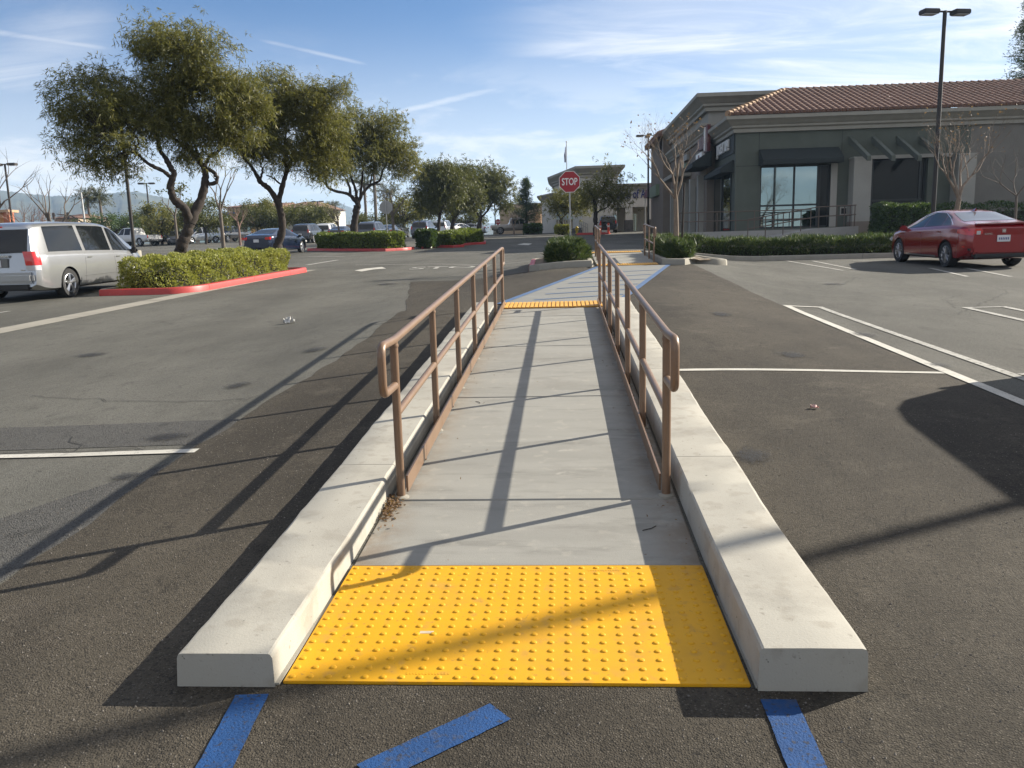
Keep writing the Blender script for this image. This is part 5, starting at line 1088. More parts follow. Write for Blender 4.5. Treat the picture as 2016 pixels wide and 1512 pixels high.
# corner shop window
def window(par, x0, x1, y, z0, z1, cols, rows=(), glass=None, fw=.07, name='window', inset_=.10, axis='x'):
    w_ = bpy.data.objects.new(name, None); col.objects.link(w_); w_.parent = par; KIDS.setdefault(par.name, []).append(w_)
    q = LB(); xs = [x0]+[x0+(x1-x0)*c for c in cols]+[x1]; zs = [z0]+[z0+(z1-z0)*r for r in rows]+[z1]
    def B(a, b, c, d, e, f): bx(q, a, b, c, d, e, f) if axis == 'x' else bx(q, c, d, a, b, e, f)
    for x_ in xs: B(x_-fw/2, x_+fw/2, y+inset_-.05, y+inset_+.06, z0, z1)
    for z_ in zs: B(x0+fw/2, x1-fw/2, y+inset_-.045, y+inset_+.055, z_-fw/2, z_+fw/2)
    q.build('window_frame', FRAME, w_)
    for a, b in zip(xs, xs[1:]):
        for c, d in zip(zs, zs[1:]):
            q = LB(); B(a+fw/2, b-fw/2, y+inset_, y+inset_+.012, c+fw/2, d-fw/2); q.build('pane', glass or GLASSB, w_)
    return w_
window(shop, wx0+.02, X(1613)-.04, FY, wz0+.04, wz1-.04, ((X(1565)-wx0)/(X(1613)-wx0),), ((Z(1530, 405)-wz0)/(wz1-wz0),), fw=.09)
window(shop, X(1613)+.06, wx1-.04, FY, wz0+.04, wz1-.04, (), (), glassmat('dim_shop_glass', (.014, .014, .013), .05, .12), .12, 'door', .18)
window(shop, px1+.04, rx1-.04, FY, FZ+.79, Z(1760, 305)-.04, (.12, .92), (.22,), glassmat('dim_shop_glass', (.014, .014, .013), .05, .12), .10, 'window', .30)
# pillars
for a, b in ((px0, px1), (p2a, p2b)):
    q = LB(); bx(q, a, b, 44.2, FY, gz, pz); bx(q, a-.03, b+.03, 44.17, FY, pz, pz+.10); q.build('pillar', ST_L, shop)
    q = LB(); bx(q, a-.03, b+.03, 44.17, FY-.002, gz, FZ+.35); q.build('pillar_base', ST_B, shop)
q = LB(); bx(q, px1, p2a, FY-.08, FY, Z(1760, 312), Z(1760, 305)); q.build('lintel', ST_L, shop)
q = LB(); bx(q, wx1-.02, X(1648), FY-.05, FY, wz0, wz1); q.build('window_trim', TRIM, shop)
# cornice and eaves
q = LB(); sweep(q, [(FX, 51.0), (FX, FY), (XE, FY)][::1], corn_prof(zc0, zc1, .62)); q.build('cornice', CORN, shop, 30)
# awnings
def awning(par, x0, x1, y, z0, z1, out, mat, axis='x', name='awning'):
    q = LB(); pr = [(0, z1), (0, z0+.02), (out, z0-.02), (out, z0+.22), (.08, z1)]
    def p(a, o_, z): return (a, y-o_, z) if axis == 'x' else (y-o_, a, z)
    n = len(pr); q.add([p(x0, *c) for c in pr]+[p(x1, *c) for c in pr], [tuple(range(n)), tuple(range(n, 2*n))[::-1]]+[(i, (i+1) % n, n+(i+1) % n, n+i) for i in range(n)]); q.build(name, mat, par)
awning(shop, X(1493), X(1648), FY, Z(1570, 324), Z(1570, 292), 1.0, AWN)
awning(shop, 45.35, 50.6, FX, Z(1440, 338), Z(1440, 314), .7, AWN, 'y')
# trellis beams
for u in (1671, 1716, 1764, 1808):
    xb = X(u); zt = Z(u, 268); q = LB(); n0 = [(xb-.09, FY, zt), (xb+.09, FY, zt), (xb+.09, FY, zt-.34), (xb-.09, FY, zt-.34)]; f0 = [(xb-.09, FY-2.8, zt-1.25), (xb+.09, FY-2.8, zt-1.25), (xb+.09, FY-2.8, zt-1.5), (xb-.09, FY-2.8, zt-1.5)]
    q.add(n0+f0, [(0, 1, 2, 3), (7, 6, 5, 4), (0, 4, 5, 1), (1, 5, 6, 2), (2, 6, 7, 3), (3, 7, 4, 0)]); q.build('trellis_beam', ST_G, shop)
# side windows of the corner (dark glass between piers)
for ya_, yb_ in ((45.9, 47.9), (48.4, 50.6)):
    q = LB(); bx(q, FX-.05, FX-.02, ya_, yb_, FZ+.1, Z(1440, 338)); q.build('side_window', GLASSB, shop)
    q = LB(); bx(q, FX-.07, FX-.05, ya_-.06, ya_, FZ, Z(1440, 336)); bx(q, FX-.07, FX-.05, yb_, yb_+.06, FZ, Z(1440, 336)); q.build('window_frame', FRAME, shop)
# raised letter sign on the side wall
o = text('JUICE IT UP!', .78, SIGNW, 'sign_lettering', shop, .05, .80, bold=.02); o.rotation_euler = (R(90), 0, R(-90)); o.location = (-.13, 2.9, Z(1427, 292, 47.7)-FZ)
q = LB(); bx(q, FX-.05, FX-.01, 44.95+.3, 50.7, Z(1427, 292, 47.7)-.5, Z(1427, 292, 47.7)+.5); q.build('sign_board', pmat('dark_sign_board', (.03, .035, .032), .7), shop)
# wall box right of the window
q = LB(); bx(q, X(1656), X(1670), FY-.06, FY, Z(1660, 424), Z(1660, 407)); q.build('wall_box', TRIM, shop); q = LB(); bx(q, X(1658), X(1668), FY-.07, FY-.06, Z(1660, 421), Z(1660, 410)); q.build('wall_box_screen', DARKIN, shop)
# tiled hip roof
ex0, ey0 = FX-.55, FY-.60; ez = zc1+.02; ry = 50.6; rz_ = Z(1540, 180, ry); rx0 = X(1540, ry)
q = LB(); q.add([(ex0, ey0, ez), (XE, ey0, ez), (XE, ry, rz_), (rx0, ry, rz_), (ex0, 51.4, ez+.0), (rx0, 51.4, rz_)], [(0, 1, 2, 3), (0, 3, 5, 4)]); roof = q.build('roof', pmat('roof_underlay', (.10, .055, .04), .95), shop)
tw = .33; sl = Vector((0, ry-ey0, rz_-ez)); SL = sl.length; sd_ = sl.normalized(); nr = 13; tlen = SL/nr
q = MB(); seg = 6
def tile_geo(q, org, xdir, up, nrm, w_, l_):
    vs = []
    for k, (t, rr, lift) in enumerate(((-.03, w_*.46, .02), (l_, w_*.44, .008))):
        for j in range(seg+1):
            a = math.pi*j/seg; vs.append(org+up*t+xdir*(-math.cos(a)*rr)+nrm*(math.sin(a)*rr*1.05+lift))
    n = seg+1; base = org+up*(-.03); f = [(j, j+1, n+j+1, n+j) for j in range(seg)]; f.append(tuple(range(n))); q.add([tuple(v) for v in vs], f)
nrm_ = Vector((1, 0, 0)).cross(sd_).normalized()
tile_geo(q, Vector((0, 0, 0)), Vector((1, 0, 0)), sd_, nrm_, tw*.98, tlen*1.06); tme = q.mesh('roof_tile', TERR, 70)
cells = []
ncol = int((26.6-ex0)/tw)
for c in range(ncol):
    for r_ in range(nr):
        t = r_/nr; xx = ex0+tw*(c+.5); xl = ex0+(rx0-ex0)*t
        if xx > xl+.05: cells.append((xx, ey0+sl.y*t, ez+sl.z*t))
cells.sort(key=lambda c: (c[1]+.25*c[0]))
for c in cells[:300]: link('roof_tile', tme, roof, (c[0]-O.x, c[1]-O.y, c[2]-O.z))
q = LB()
for c in cells[300:]: tile_geo(q, Vector(c), Vector((1, 0, 0)), sd_, nrm_, tw*.98, tlen*1.06)
tag(q.build('roof_tiles', TERR, roof, 70), kind='stuff')
hd = Vector((rx0-ex0, ry-ey0, rz_-ez)); hl = hd.length; hd.normalize(); q = LB(); nn = 16
for i in range(nn):
    a = Vector((ex0, ey0, ez))+hd*hl*i/nn; q.tube([a+Vector((0, 0, .09)), a+hd*hl/nn*1.08+Vector((0, 0, .03))], [.17, .13], 10)
q.build('hip_tiles', pmat('hip_tile', (.42, .27, .16), .85, var=.3, vscale=3), roof, 60)
q = LB(); x_ = rx0
while x_ < XE: q.tube([(x_, ry, rz_+.06), (x_+.42, ry, rz_+.03)], [.16, .13], 8); x_ += .4
q.build('ridge_tiles', TERR, roof, 60)
# taller roof volume at the right
tx = X(1962, 49); q = LB(); bx(q, tx+1.3, XE+6, 47.6, 58, zc0, Z(2016, 168, 47.6)); q.build('tower_wall', ST_L, shop)
zt0 = Z(2000, 172, 47); q = LB(); q.add([(tx+.4, 46.8, zt0), (XE+6, 46.8, zt0), (XE+6, 60, zt0), (tx+.4, 60, zt0), (tx+6, 53, zt0+2.6), (XE+3, 53, zt0+2.6)], [(0, 1, 5, 4), (2, 3, 4, 5), (0, 4, 3), (1, 2, 5), (0, 3, 2, 1)]); q.build('tower_roof', TERR, shop)
conifer('conifer_tree', 'dark conifer top showing above the tiled roof at the right edge', XA(1994, 64), 64, 15.8, 3.2, 9000, LEAFC, 9, .3)
# ---------------- parapet shop row behind the corner
PXx = FX-.45; y0, y1 = 51.0, PXx/((1311-1108)/FPX)*.985; O = Vector((PXx, y0, 1.8))
row = thing('shop_row_building', 'brown-grey shop row with stepped parapet cornice left of the corner shop', 'building', O)
pt0 = Z(1386, 187, 51.0)
q = LB(); bx(q, PXx, PXx+14, y0, y1, 1.2, pt0-1.6); q.build('front_wall', ST_B, row)
q = LB(); sweep(q, [(PXx, y1), (PXx, y0), (PXx+12, y0)], corn_prof(pt0-.95, pt0, .75)); q.build('upper_cornice', CORN, row, 30)
q = LB(); bx(q, PXx+.05, PXx+13.9, y0+.05, y1, pt0-1.6, pt0-.06); q.build('parapet', ST_L, row)
q = LB(); sweep(q, [(PXx, y1), (PXx, y0), (PXx+12, y0)], corn_prof(pt0-2.35, pt0-1.65, .45)); q.build('lower_cornice', CORN, row, 30)
# signs along the row
def ysign(par, y, z, h, l, mat, name='sign_board', th=.18): q = LB(); bx(q, PXx-th-.02, PXx-.01, y-l/2, y+l/2, z-h/2, z+h/2); return q.build(name, mat, par)
MAR = pmat('maroon_sign', (.10, .012, .02), .5); yy = lambda u: PXx/((u-1108)/FPX)
zs = Z(1375, 286, yy(1375)); ysign(row, yy(1388)+.6, zs+.15, 1.5, 1.2, MAR); ysign(row, yy(1388)+.7, zs+.15, 1.35, .30, SIGNW, 'sign_stripe', .24)
for i in range(4): ysign(row, yy(1381)+.3+i*.55, zs+.05, .75-.05*i, .42, MAR, 'sign_letter', .2)
ysign(row, yy(1372), zs-.62, .38, 2.2, SIGNW, 'sign_board')
q = LB(); bx(q, PXx-.22, PXx-.2, yy(1372)-.25, yy(1372)+.15, zs-.72, zs-.55); q.build('sign_mark', MAR, row)
zs2 = Z(1345, 318, yy(1345)); ysign(row, yy(1345), zs2+.25, .45, 2.2, pmat('grey_sign', (.30, .29, .27), .6), 'sign_letter'); ysign(row, yy(1343), zs2-.35, .4, 2.0, pmat('green_sign', (.16, .22, .14), .6), 'sign_letter')
awning(row, yy(1392)+.3, yy(1392)+4.2, PXx, Z(1380, 340, 54), Z(1380, 312, 54), 1.1, AWN, 'y'); awning(row, yy(1352), yy(1352)+6, PXx, Z(1345, 356, 62), Z(1345, 340, 62), 1.2, CORN, 'y', 'canopy')
for k, ya_ in enumerate((52, 55.2, 58.4, 61.6, 64.8, 68.0)):
    q = LB(); bx(q, PXx-.35, PXx-.002, ya_, ya_+.55, 1.5, 5.2); q.build('pier', ST_L, row)
    q = LB(); bx(q, PXx-.03, PXx-.005, ya_+.7, ya_+3.0, 1.9, 4.7); q.build('shop_window', GLASSB, row)
O = Vector((PXx, y1, 1.9)); gab = thing('tiled_shop_building', 'farthest shop on the right row with tiled roof edge and round vent', 'building', O)
y2 = y1+9; q = LB(); bx(q, PXx-.6, PXx+14, y1+.01, y2, 1.4, Z(1305, 262, y1)); q.build('front_wall', ST_B, gab)
ga = Z(1305, 262, y1); q = LB(); q.add([(PXx-1.1, y1-.6, ga-.1), (PXx-1.1, y2+.5, ga-.1), (PXx+4, y2+.5, ga+1.5), (PXx+4, y1-.6, ga+1.5), (PXx-1.1, y1-.6, ga-.35), (PXx-1.1, y2+.5, ga-.35), (PXx+4, y2+.5, ga+1.2), (PXx+4, y1-.6, ga+1.2)], [(0, 1, 2, 3), (4, 7, 6, 5), (0, 4, 5, 1), (1, 5, 6, 2), (2, 6, 7, 3), (3, 7, 4, 0)]); q.build('roof', TERR, gab)
for k in range(14):
    yk = y1-.4+k*(y2-y1+.8)/13; q = LB(); q.tube([(PXx-1.12, yk, ga-.04), (PXx+3.9, yk, ga+1.55)], .13, 7); q.build('roof_tile', TERR, gab, 60)
zv = Z(1318, 282, y1); q = LB(); q.tube([(PXx-.75, y1+1.5, zv), (PXx-.55, y1+1.5, zv)], .6, 20); q.build('round_vent', DARKIN, gab)
q = LB(); bx(q, PXx-.9, PXx-.602, y1+2.5, y1+7.5, 5.0, 5.9); q.build('sign_board', pmat('green_sign', (.16, .22, .14), .6), gab)
q = LB(); pr = [(math.cos(R(a))*1.6, math.sin(R(a))*1.4) for a in range(0, 181, 15)]; n = len(pr); zb_ = Z(1290, 388, 84); ua = XA(1272, 84); ub = XA(1310, 84)
wa = thing('wine_awning', 'wine-coloured rounded entrance awning on posts before the bank sign', 'awning', ((ua+ub)/2, 80, G(8, 80))); OO = O; O = Vector(wa.location)
q = LB(); xc_ = (ua+ub)/2; q.add([(xc_+a*.62, 78, zb_+b) for a, b in pr]+[(xc_+a*.62, 86, zb_+b) for a, b in pr], [tuple(range(n)), tuple(range(n, 2*n))[::-1]]+[(i, (i+1) % n, n+(i+1) % n, n+i) for i in range(n)]); q.build('canopy', AWNW, wa, 40)
for sx_ in (-.9, .9):
    for yp in (78.3, 85.5): q = LB(); q.tube([(xc_+sx_, yp, G(8, 80)-.1), (xc_+sx_, yp, zb_+.05)], .05, 8); q.build('post', GALV, wa)
# ---------------- ramp landing in front of the corner shop
O = Vector((X(1500, 42), 42, G(12, 42))); land = thing('entrance_landing', 'raised concrete landing and ramp wall with brown railings before the corner shop', 'landing', O)
lz = Z(1690, 445, 41.2); q = LB(); xa, xm, xe = XA(1330, 43.2), X(1535, 43), X(1693, 41.2)
bx(q, xa, xe, 43.0, 45.0, G(12, 43)-.3, FZ+.02); q.build('floor_slab', PAVE, land)
q = LB(); q.add([(X(1470, 41.2), 41.1, G(12, 41)-.2), (xe, 41.1, G(12, 41)-.2), (xe, 41.1, lz), (X(1612, 41.2), 41.1, lz-.05), (X(1470, 41.2), 41.1, G(12, 41)+.12)]+[(X(1470, 41.2), 43.0, G(12, 41)-.2), (xe, 43.0, G(12, 41)-.2), (xe, 43.0, lz), (X(1612, 41.2), 43.0, lz-.05), (X(1470, 41.2), 43.0, G(12, 41)+.12)], [(0, 1, 2, 3, 4), (9, 8, 7, 6, 5), (0, 5, 6, 1), (1, 6, 7, 2), (2, 7, 8, 3), (3, 8, 9, 4), (4, 9, 5, 0)]); q.build('ramp_wall', PAVE, land)
def post_rail(par, pts, h, n, mat, r=.025):
    P = [Vector(p) for p in pts]
    for zz in (h, h*.55):
        q = LB(); q.tube([p+Vector((0, 0, zz)) for p in P], r, 6); q.build('rail', mat, par)
    tot = [0]
    for a, b in zip(P, P[1:]): tot.append(tot[-1]+(b-a).length)
    for k in range(n):
        d = tot[-1]*k/(n-1); i = max(j for j in range(len(tot)-1) if tot[j] <= d+1e-6); t = (d-tot[i])/(tot[i+1]-tot[i]); p = P[i].lerp(P[i+1], t)
        q = LB(); q.tube([p+Vector((0, 0, -.05)), p+Vector((0, 0, h))], r, 6); q.build('post', mat, par)
post_rail(land, [(xe-.1, 42.9, lz), (xe-.1, 41.25, lz), (X(1612, 41.2), 41.25, lz-.05), (X(1475, 41.2), 41.25, G(12, 41)+.2)], 1.0, 9, RAILB)
post_rail(land, [(xa+.2, 43.1, FZ), (X(1600, 43), 43.1, FZ)], 1.0, 8, RAILB)
hedge('dark_hedge', 'tall dark hedge between the ramp wall and the red sedan', [(xe+.3, 38.5), (X(1830, 39), 38.5), (X(1830, 39), 40.5), (xe+.3, 40.5)], 1.55, 9000, LEAFD, (.12, .07), 31, rough=.1)
hedge('dark_hedge', 'dark hedge along the building wall behind the bare tree at right', [(X(1835, 41), 41.0), (30, 41.0), (30, 42.6), (X(1835, 41), 42.6)], 1.45, 9000, LEAFD, (.12, .07), 32, rough=.14)
# ---------------- bank
by = 88.0; bz = G(2, 88); B0 = (XA(1146, by), by); Bl = (XA(1093, 101), 101.0); A0 = (XA(1068, 106), 106.0); O = Vector((B0[0], B0[1], bz))
bank = thing('bank_building', 'pale bank building with cornice, columns and blue lettering behind the stop sign', 'building', O)
zt = Z(1146, 328, by); zl = Z(1290, 360, by); xr_ = XA(1345, by)
q = LB(); q.prism([B0, (XA(1215, by), by), (XA(1215, by), 110), (Bl[0], 110), Bl], bz-.5, zt-.9); q.build('tower_wall', CREAM, bank)
q = LB(); sweep(q, [(Bl[0], 110), Bl, B0, (XA(1215, by), by), (XA(1215, by), 96)], corn_prof(zt-1.1, zt, .8)); q.build('tower_cornice', CORN, bank, 30)
q = LB(); q.prism([Bl, (Bl[0], 112), (A0[0], 112), A0], bz-.5, zl-.5); q.build('left_wing_wall', CREAM, bank)
q = LB(); sweep(q, [(A0[0], 112), A0, (Bl[0]+.3, Bl[1]-1.0)], corn_prof(zl-.7, zl, .6)); q.build('left_cornice', CORN, bank, 30)
q = LB(); q.prism([(XA(1215, by), by+.3), (xr_, by+.3), (xr_, 104), (XA(1215, by), 104)], Z(1290, 406, by), zl-.3); bx(q, XA(1215, by), xr_, by+3.5, by+3.7, bz-.5, Z(1290, 406, by)); q.build('portico_wall', CREAM, bank)
q = LB(); sweep(q, [(XA(1213, by), by+.3), (xr_, by+.3)], corn_prof(zl-.7, zl, .6)); q.build('portico_cornice', CORN, bank, 30)
for ua_, ub_ in ((1232, 1246), (1277, 1291), (1318, 1334)):
    q = LB(); bx(q, XA(ua_, by), XA(ub_, by), by+.35, by+1.1, bz+1.2, Z(1290, 406, by)); q.build('column', CREAM, bank); q = LB(); bx(q, XA(ua_, by)-.06, XA(ub_, by)+.06, by+.29, by+1.16, bz-.4, bz+1.2); q.build('column_plinth', STONE, bank)
q = LB(); bx(q, XA(1193, by), XA(1214, by), by-.04, by-.01, Z(1200, 436, by), Z(1200, 423, by)); q.build('window', GLASSB, bank)
q = LB(); bx(q, XA(1246, by), XA(1260, by), by+3.45, by+3.49, bz, Z(1200, 420, by)); q.build('door', GLASSB, bank)
dv = Vector((Bl[0]-B0[0], Bl[1]-B0[1])); dl = dv.length; dv.normalize(); nv = Vector((-dv.y, dv.x))
if nv.y > 0: nv = -nv
def wallq(a, b, z0, z1, mat, name, off=.03):
    q = LB(); p0 = Vector(B0)+dv*a; p1 = Vector(B0)+dv*b; vs = [(p.x+nv.x*o_, p.y+nv.y*o_, z) for p in (p0, p1) for o_ in (-.02, off) for z in (z0, z1)]
    q.add(vs, [(0, 1, 3, 2), (4, 6, 7, 5), (0, 4, 5, 1), (2, 3, 7, 6), (1, 5, 7, 3), (0, 2, 6, 4)]); q.build(name, mat, bank)
for k in range(7): wallq(dl*.30+k*1.25, dl*.30+k*1.25+.8, bz+.6, bz+3.6, GLASSB, 'window')
wallq(dl*.28, dl*.98, bz+4.1, bz+4.25, FRAME, 'canopy_band', .5); wallq(-.1, dl*1.02, bz-.4, bz+.55, STONE, 'plinth', .06)
o = text('Bank of America', 1.25, pmat('navy_sign', (.02, .03, .16), .5), 'sign_lettering', bank, .06, .62, 'LEFT', .012); o.rotation_euler = (R(90), 0, 0); o.location = (XA(1213, by)-O.x, by+.2-O.y, Z(1260, 382, by)-O.z)
# ---------------- tan building further left
O = Vector((XA(1035, 120), 120, G(0, 120))); tanb = thing('tan_building', 'plain tan building in shade left of the bank with a brick-red pier', 'building', O)
q = LB(); bx(q, XA(985, 120), XA(1075, 120), 120, 140, O.z-.5, Z(1035, 403, 120)); q.build('wall', TANW, tanb)
q = LB(); bx(q, XA(985, 120)-.1, XA(1075, 120)+.1, 119.9, 140, Z(1035, 403, 120), Z(1035, 400, 120)); q.build('parapet_cap', CORN, tanb)
q = LB(); bx(q, XA(1054, 118), XA(1066, 118), 118, 119.95, O.z-.5, Z(1060, 418, 118)); q.build('pier', PEACH, tanb)
# ---------------- mall building on the left horizon
MY = 165.0; O = Vector((XA(560, MY), MY, G(-40, MY))); mall = thing('mall_building', 'distant mall building with red tiled roof behind the parking lot', 'building', O)
zm0 = O.z-1
q = LB(); bx(q, XA(300, MY), XA(452, MY), MY+2, MY+20, zm0, Z(380, 432, MY)); bx(q, XA(452, MY), XA(565, MY), MY, MY+22, zm0, Z(500, 408, MY)); q.build('wall', TANW, mall)
q = LB(); bx(q, XA(565, MY), XA(632, MY), MY-3, MY+20, Z(600, 428, MY), Z(600, 411, MY)); bx(q, XA(565, MY), XA(632, MY), MY+.5, MY+20, zm0, Z(600, 428, MY)); q.build('entrance_block', CREAM, mall)
for u in (566, 602, 626): q = LB(); bx(q, XA(u, MY), XA(u+7, MY), MY-3, MY-2.2, zm0, Z(600, 428, MY)); q.build('column', CREAM, mall)
xa_, xb_ = XA(556, MY), XA(646, MY); ze, zr_ = Z(600, 410, MY), Z(600, 394, MY); q = LB(); q.add([(xa_, MY-4, ze), (xb_, MY-4, ze), (xb_, MY+16, ze), (xa_, MY+16, ze), (xa_+3, MY+6, zr_), (xb_-3, MY+6, zr_)], [(0, 1, 5, 4), (2, 3, 4, 5), (0, 4, 3), (1, 2, 5), (0, 3, 2, 1)]); q.build('roof', TERR, mall)
xa_, xb_ = XA(440, MY), XA(560, MY); ze, zr_ = Z(500, 407, MY), Z(500, 397, MY); q = LB(); q.add([(xa_, MY-1, ze), (xb_, MY-1, ze), (xb_, MY+16, ze), (xa_, MY+16, ze), (xa_+5, MY+7, zr_), (xb_, MY+7, zr_)], [(0, 1, 5, 4), (2, 3, 4, 5), (0, 4, 3), (1, 2, 5), (0, 3, 2, 1)]); q.build('roof', TERR, mall)
q = LB(); bx(q, XA(445, MY), XA(470, MY), MY-.4, MY-.02, Z(455, 426, MY), Z(455, 418, MY)); q.build('sign_board', pmat('blue_sign', (.03, .07, .25), .5), mall)
for k in range(9):
    u = 345+k*24; q = LB(); y_ = MY+1.95 if u < 452 else MY-.05; bx(q, XA(u, y_), XA(u+15, y_), y_-.02, y_+.04, zm0+1, Z(u, 446, y_)); q.build('window', GLASSB, mall)
q = LB(); bx(q, XA(300, MY), XA(560, MY), MY-1.2, MY-.1, Z(450, 441, MY), Z(450, 436, MY)); q.build('fascia', PEACH, mall)
O = Vector((XA(660, 190), 190, G(-40, 190))); lowb = thing('low_tan_building', 'low tan building right of the tiled mall roof before the hill', 'building', O)
q = LB(); bx(q, XA(640, 190), XA(760, 190), 190, 205, O.z-1, Z(690, 446, 190)); q.build('wall', TANW, lowb); q = LB(); bx(q, XA(640, 190)-.3, XA(760, 190)+.3, 189.6, 205, Z(690, 446, 190), Z(690, 442, 190)); q.build('roof', ST_B, lowb)
O = Vector((XA(10, 110), 110, G(-70, 110))); orb = thing('orange_building', 'orange stucco shop at the far left edge above the minivan', 'building', O)
q = LB(); bx(q, XA(-80, 110), XA(12, 110), 110, 112, O.z-.5, Z(0, 419, 110)); q.build('wall', ORNG, orb); q = LB(); bx(q, XA(12, 109), XA(24, 109), 109, 110, O.z-.5, Z(20, 416, 109)); q.build('corner_pier', pmat('red_stucco', (.42, .13, .06), .9), orb); q = LB(); bx(q, XA(-80, 109)-.3, XA(25, 109), 108.8, 111, Z(0, 419, 110)+.003, Z(0, 414, 110)); q.build('cornice', PEACH, orb)
O = Vector((XA(135, 130), 130, G(-70, 130))); ht = thing('tiled_pavilion', 'small distant building with brown hip roof above the minivan', 'building', O)
q = LB(); bx(q, XA(112, 130), XA(158, 130), 130, 140, O.z-.5, Z(135, 430, 130)); q.build('wall', TANW, ht); xa_, xb_ = XA(108, 130), XA(162, 130); ze, zr_ = Z(135, 429, 130), Z(135, 419, 130); q = LB(); q.add([(xa_, 129, ze), (xb_, 129, ze), (xb_, 141, ze), (xa_, 141, ze), (xa_+1.8, 135, zr_), (xb_-1.8, 135, zr_)], [(0, 1, 5, 4), (2, 3, 4, 5), (0, 4, 3), (1, 2, 5), (0, 3, 2, 1)]); q.build('roof', TERR, ht)
# ---------------- hills
def hills(name, pts, Y, depth, mat, seed):
    rg = np.random.default_rng(seed); us = np.arange(pts[0][0], pts[-1][0]+1, 4.0); vs = np.interp(us, [p[0] for p in pts], [p[1] for p in pts]); vs = vs+np.interp(us, us[::10], rg.normal(size=len(us[::10]))*1.2)+rg.normal(size=len(us))*.35
    rows = []
    nz = 26; fold = np.interp(us, us[::5], rg.normal(size=len(us[::5])))
    for j in range(nz):
        t = j/(nz-1); r_ = []
        for k, (u, v) in enumerate(zip(us, vs)):
            p = AY(u, v, Y); zz = (p[2]+2)*math.sin(t*math.pi/2)**1.1-2; d_ = -depth*(1-t)+fold[k]*depth*.012*math.sin(t*math.pi); Yp = Y+d_
            r_.append((p[0]*(Yp/Y)*1.0, Yp, zz+(rg.normal()*.004*p[2] if 0 < j < nz-1 else 0)))
        rows.append(r_)
    rows.append([(x_, y_+depth*.5, -2) for x_, y_, _ in rows[-1]])
    q = MB(); q.grid(rows); return struct(q.build(name, mat, smooth=60))
HILL = pmat('hill_scrub', (.085, .085, .050), .95, var=.45, vscale=.012, dark=(.035, .045, .028), bump=0, detail=9)
hills('hills', [(-500, 372), (-200, 380), (0, 383), (40, 388), (100, 393), (160, 394), (210, 389), (270, 385), (330, 397), (400, 410), (450, 425), (520, 440), (700, 448), (1100, 452)], 2300, 1300, HILL, 1)
hills('hills', [(520, 448), (600, 420), (645, 402), (665, 400), (690, 408), (730, 428), (790, 436), (900, 440), (1300, 446)], 3400, 1300, HILL, 2)
# ================================================================== street furniture
LAMPB = pmat('lamp_head', (.045, .04, .036), .5, .2)
def lamp_post(label, u, Y, h, heads=2, rz=0.0, r=.075, x=None, base=True, mat=None, arm=.55):
    xx = XA(u, Y) if x is None else x; t = thing('lamp_post', label, 'lamp post', (xx, Y, G(xx, Y)), rz, 'parking lot lamp posts'); mat = mat or POLE
    q = MB(); q.tube([(0, 0, -.1), (0, 0, h*.5), (0, 0, h)], [r, r*.92, r*.82], 10); q.build('pole', mat, t, 60)
    if base: q = MB(); q.lathe([(0, -.1), (.28, -.1), (.28, .62), (.25, .66), (0, .66)], 18); q.build('concrete_base', CONCK, t, 40)
    for k in range(heads):
        a = 2*math.pi*k/heads; hd_ = MB(); d = Vector((math.cos(a), math.sin(a), 0)); hd_.xf = Matrix.Translation(d*arm+Vector((0, 0, h-.05))) @ Matrix.Rotation(a, 4, 'Z')
        hd_.box((0, 0, 0), (.62, .42, .17), .03); o = hd_.build('lamp_head', LAMPB, t, 40)
        hd_ = MB(); hd_.xf = Matrix.Translation(d*arm+Vector((0, 0, h-.05))) @ Matrix.Rotation(a, 4, 'Z'); hd_.box((0.02, 0, -.09), (.5, .34, .02)); hd_.build('lens', LAMPW, t)
        q = MB(); q.tube([(0, 0, h-.03), tuple(d*(arm-.25)+Vector((0, 0, h-.03)))], .035, 6); q.build('arm', mat, t)
    return t
lamp_post('tall two-headed lamp post in front of the tiled roof on the right', 1834, 33, Z(1840, 22, 33)-G(15, 33), 2, R(12), .085, arm=.62)
lamp_post('lamp post with a cluster of heads at the far end of the right shop row', 1276, 76, Z(1276, 266, 76)-G(8, 76), 4, R(0), .09, arm=.75)
lamp_post('lamp post whose top is hidden by the leaning willow crown', 262, 35, 6.1, 2, R(20), .075)
lamp_post('two-headed lamp post at the far left edge behind the minivan', 28, 58, Z(22, 322, 58)-G(-37, 58), 2, R(0), .08)
lamp_post('distant two-headed lamp post just left of the leaning willow trunk', 299, 88, Z(297, 360, 88)-G(-44, 88), 2, R(10), .09)
lamp_post('thin lamp post right of the wide willow trunk', 741, 94, Z(740, 362, 94)-G(-22, 94), 2, R(0), .09)
lamp_post('short lamp top above the mall trees right of the tiled roof', 630, 118, Z(630, 396, 118)-G(-35, 118), 2, R(0), .09)
lamp_post('dark slim lamp post before the tan building', 976, 100, 6.2, 1, R(180), .07)
lamp_post('lamp post standing outside the picture on the right, its long shadow crossing the ramp', 0, 8.62, 8.6, 2, R(30), .062, x=10.72)
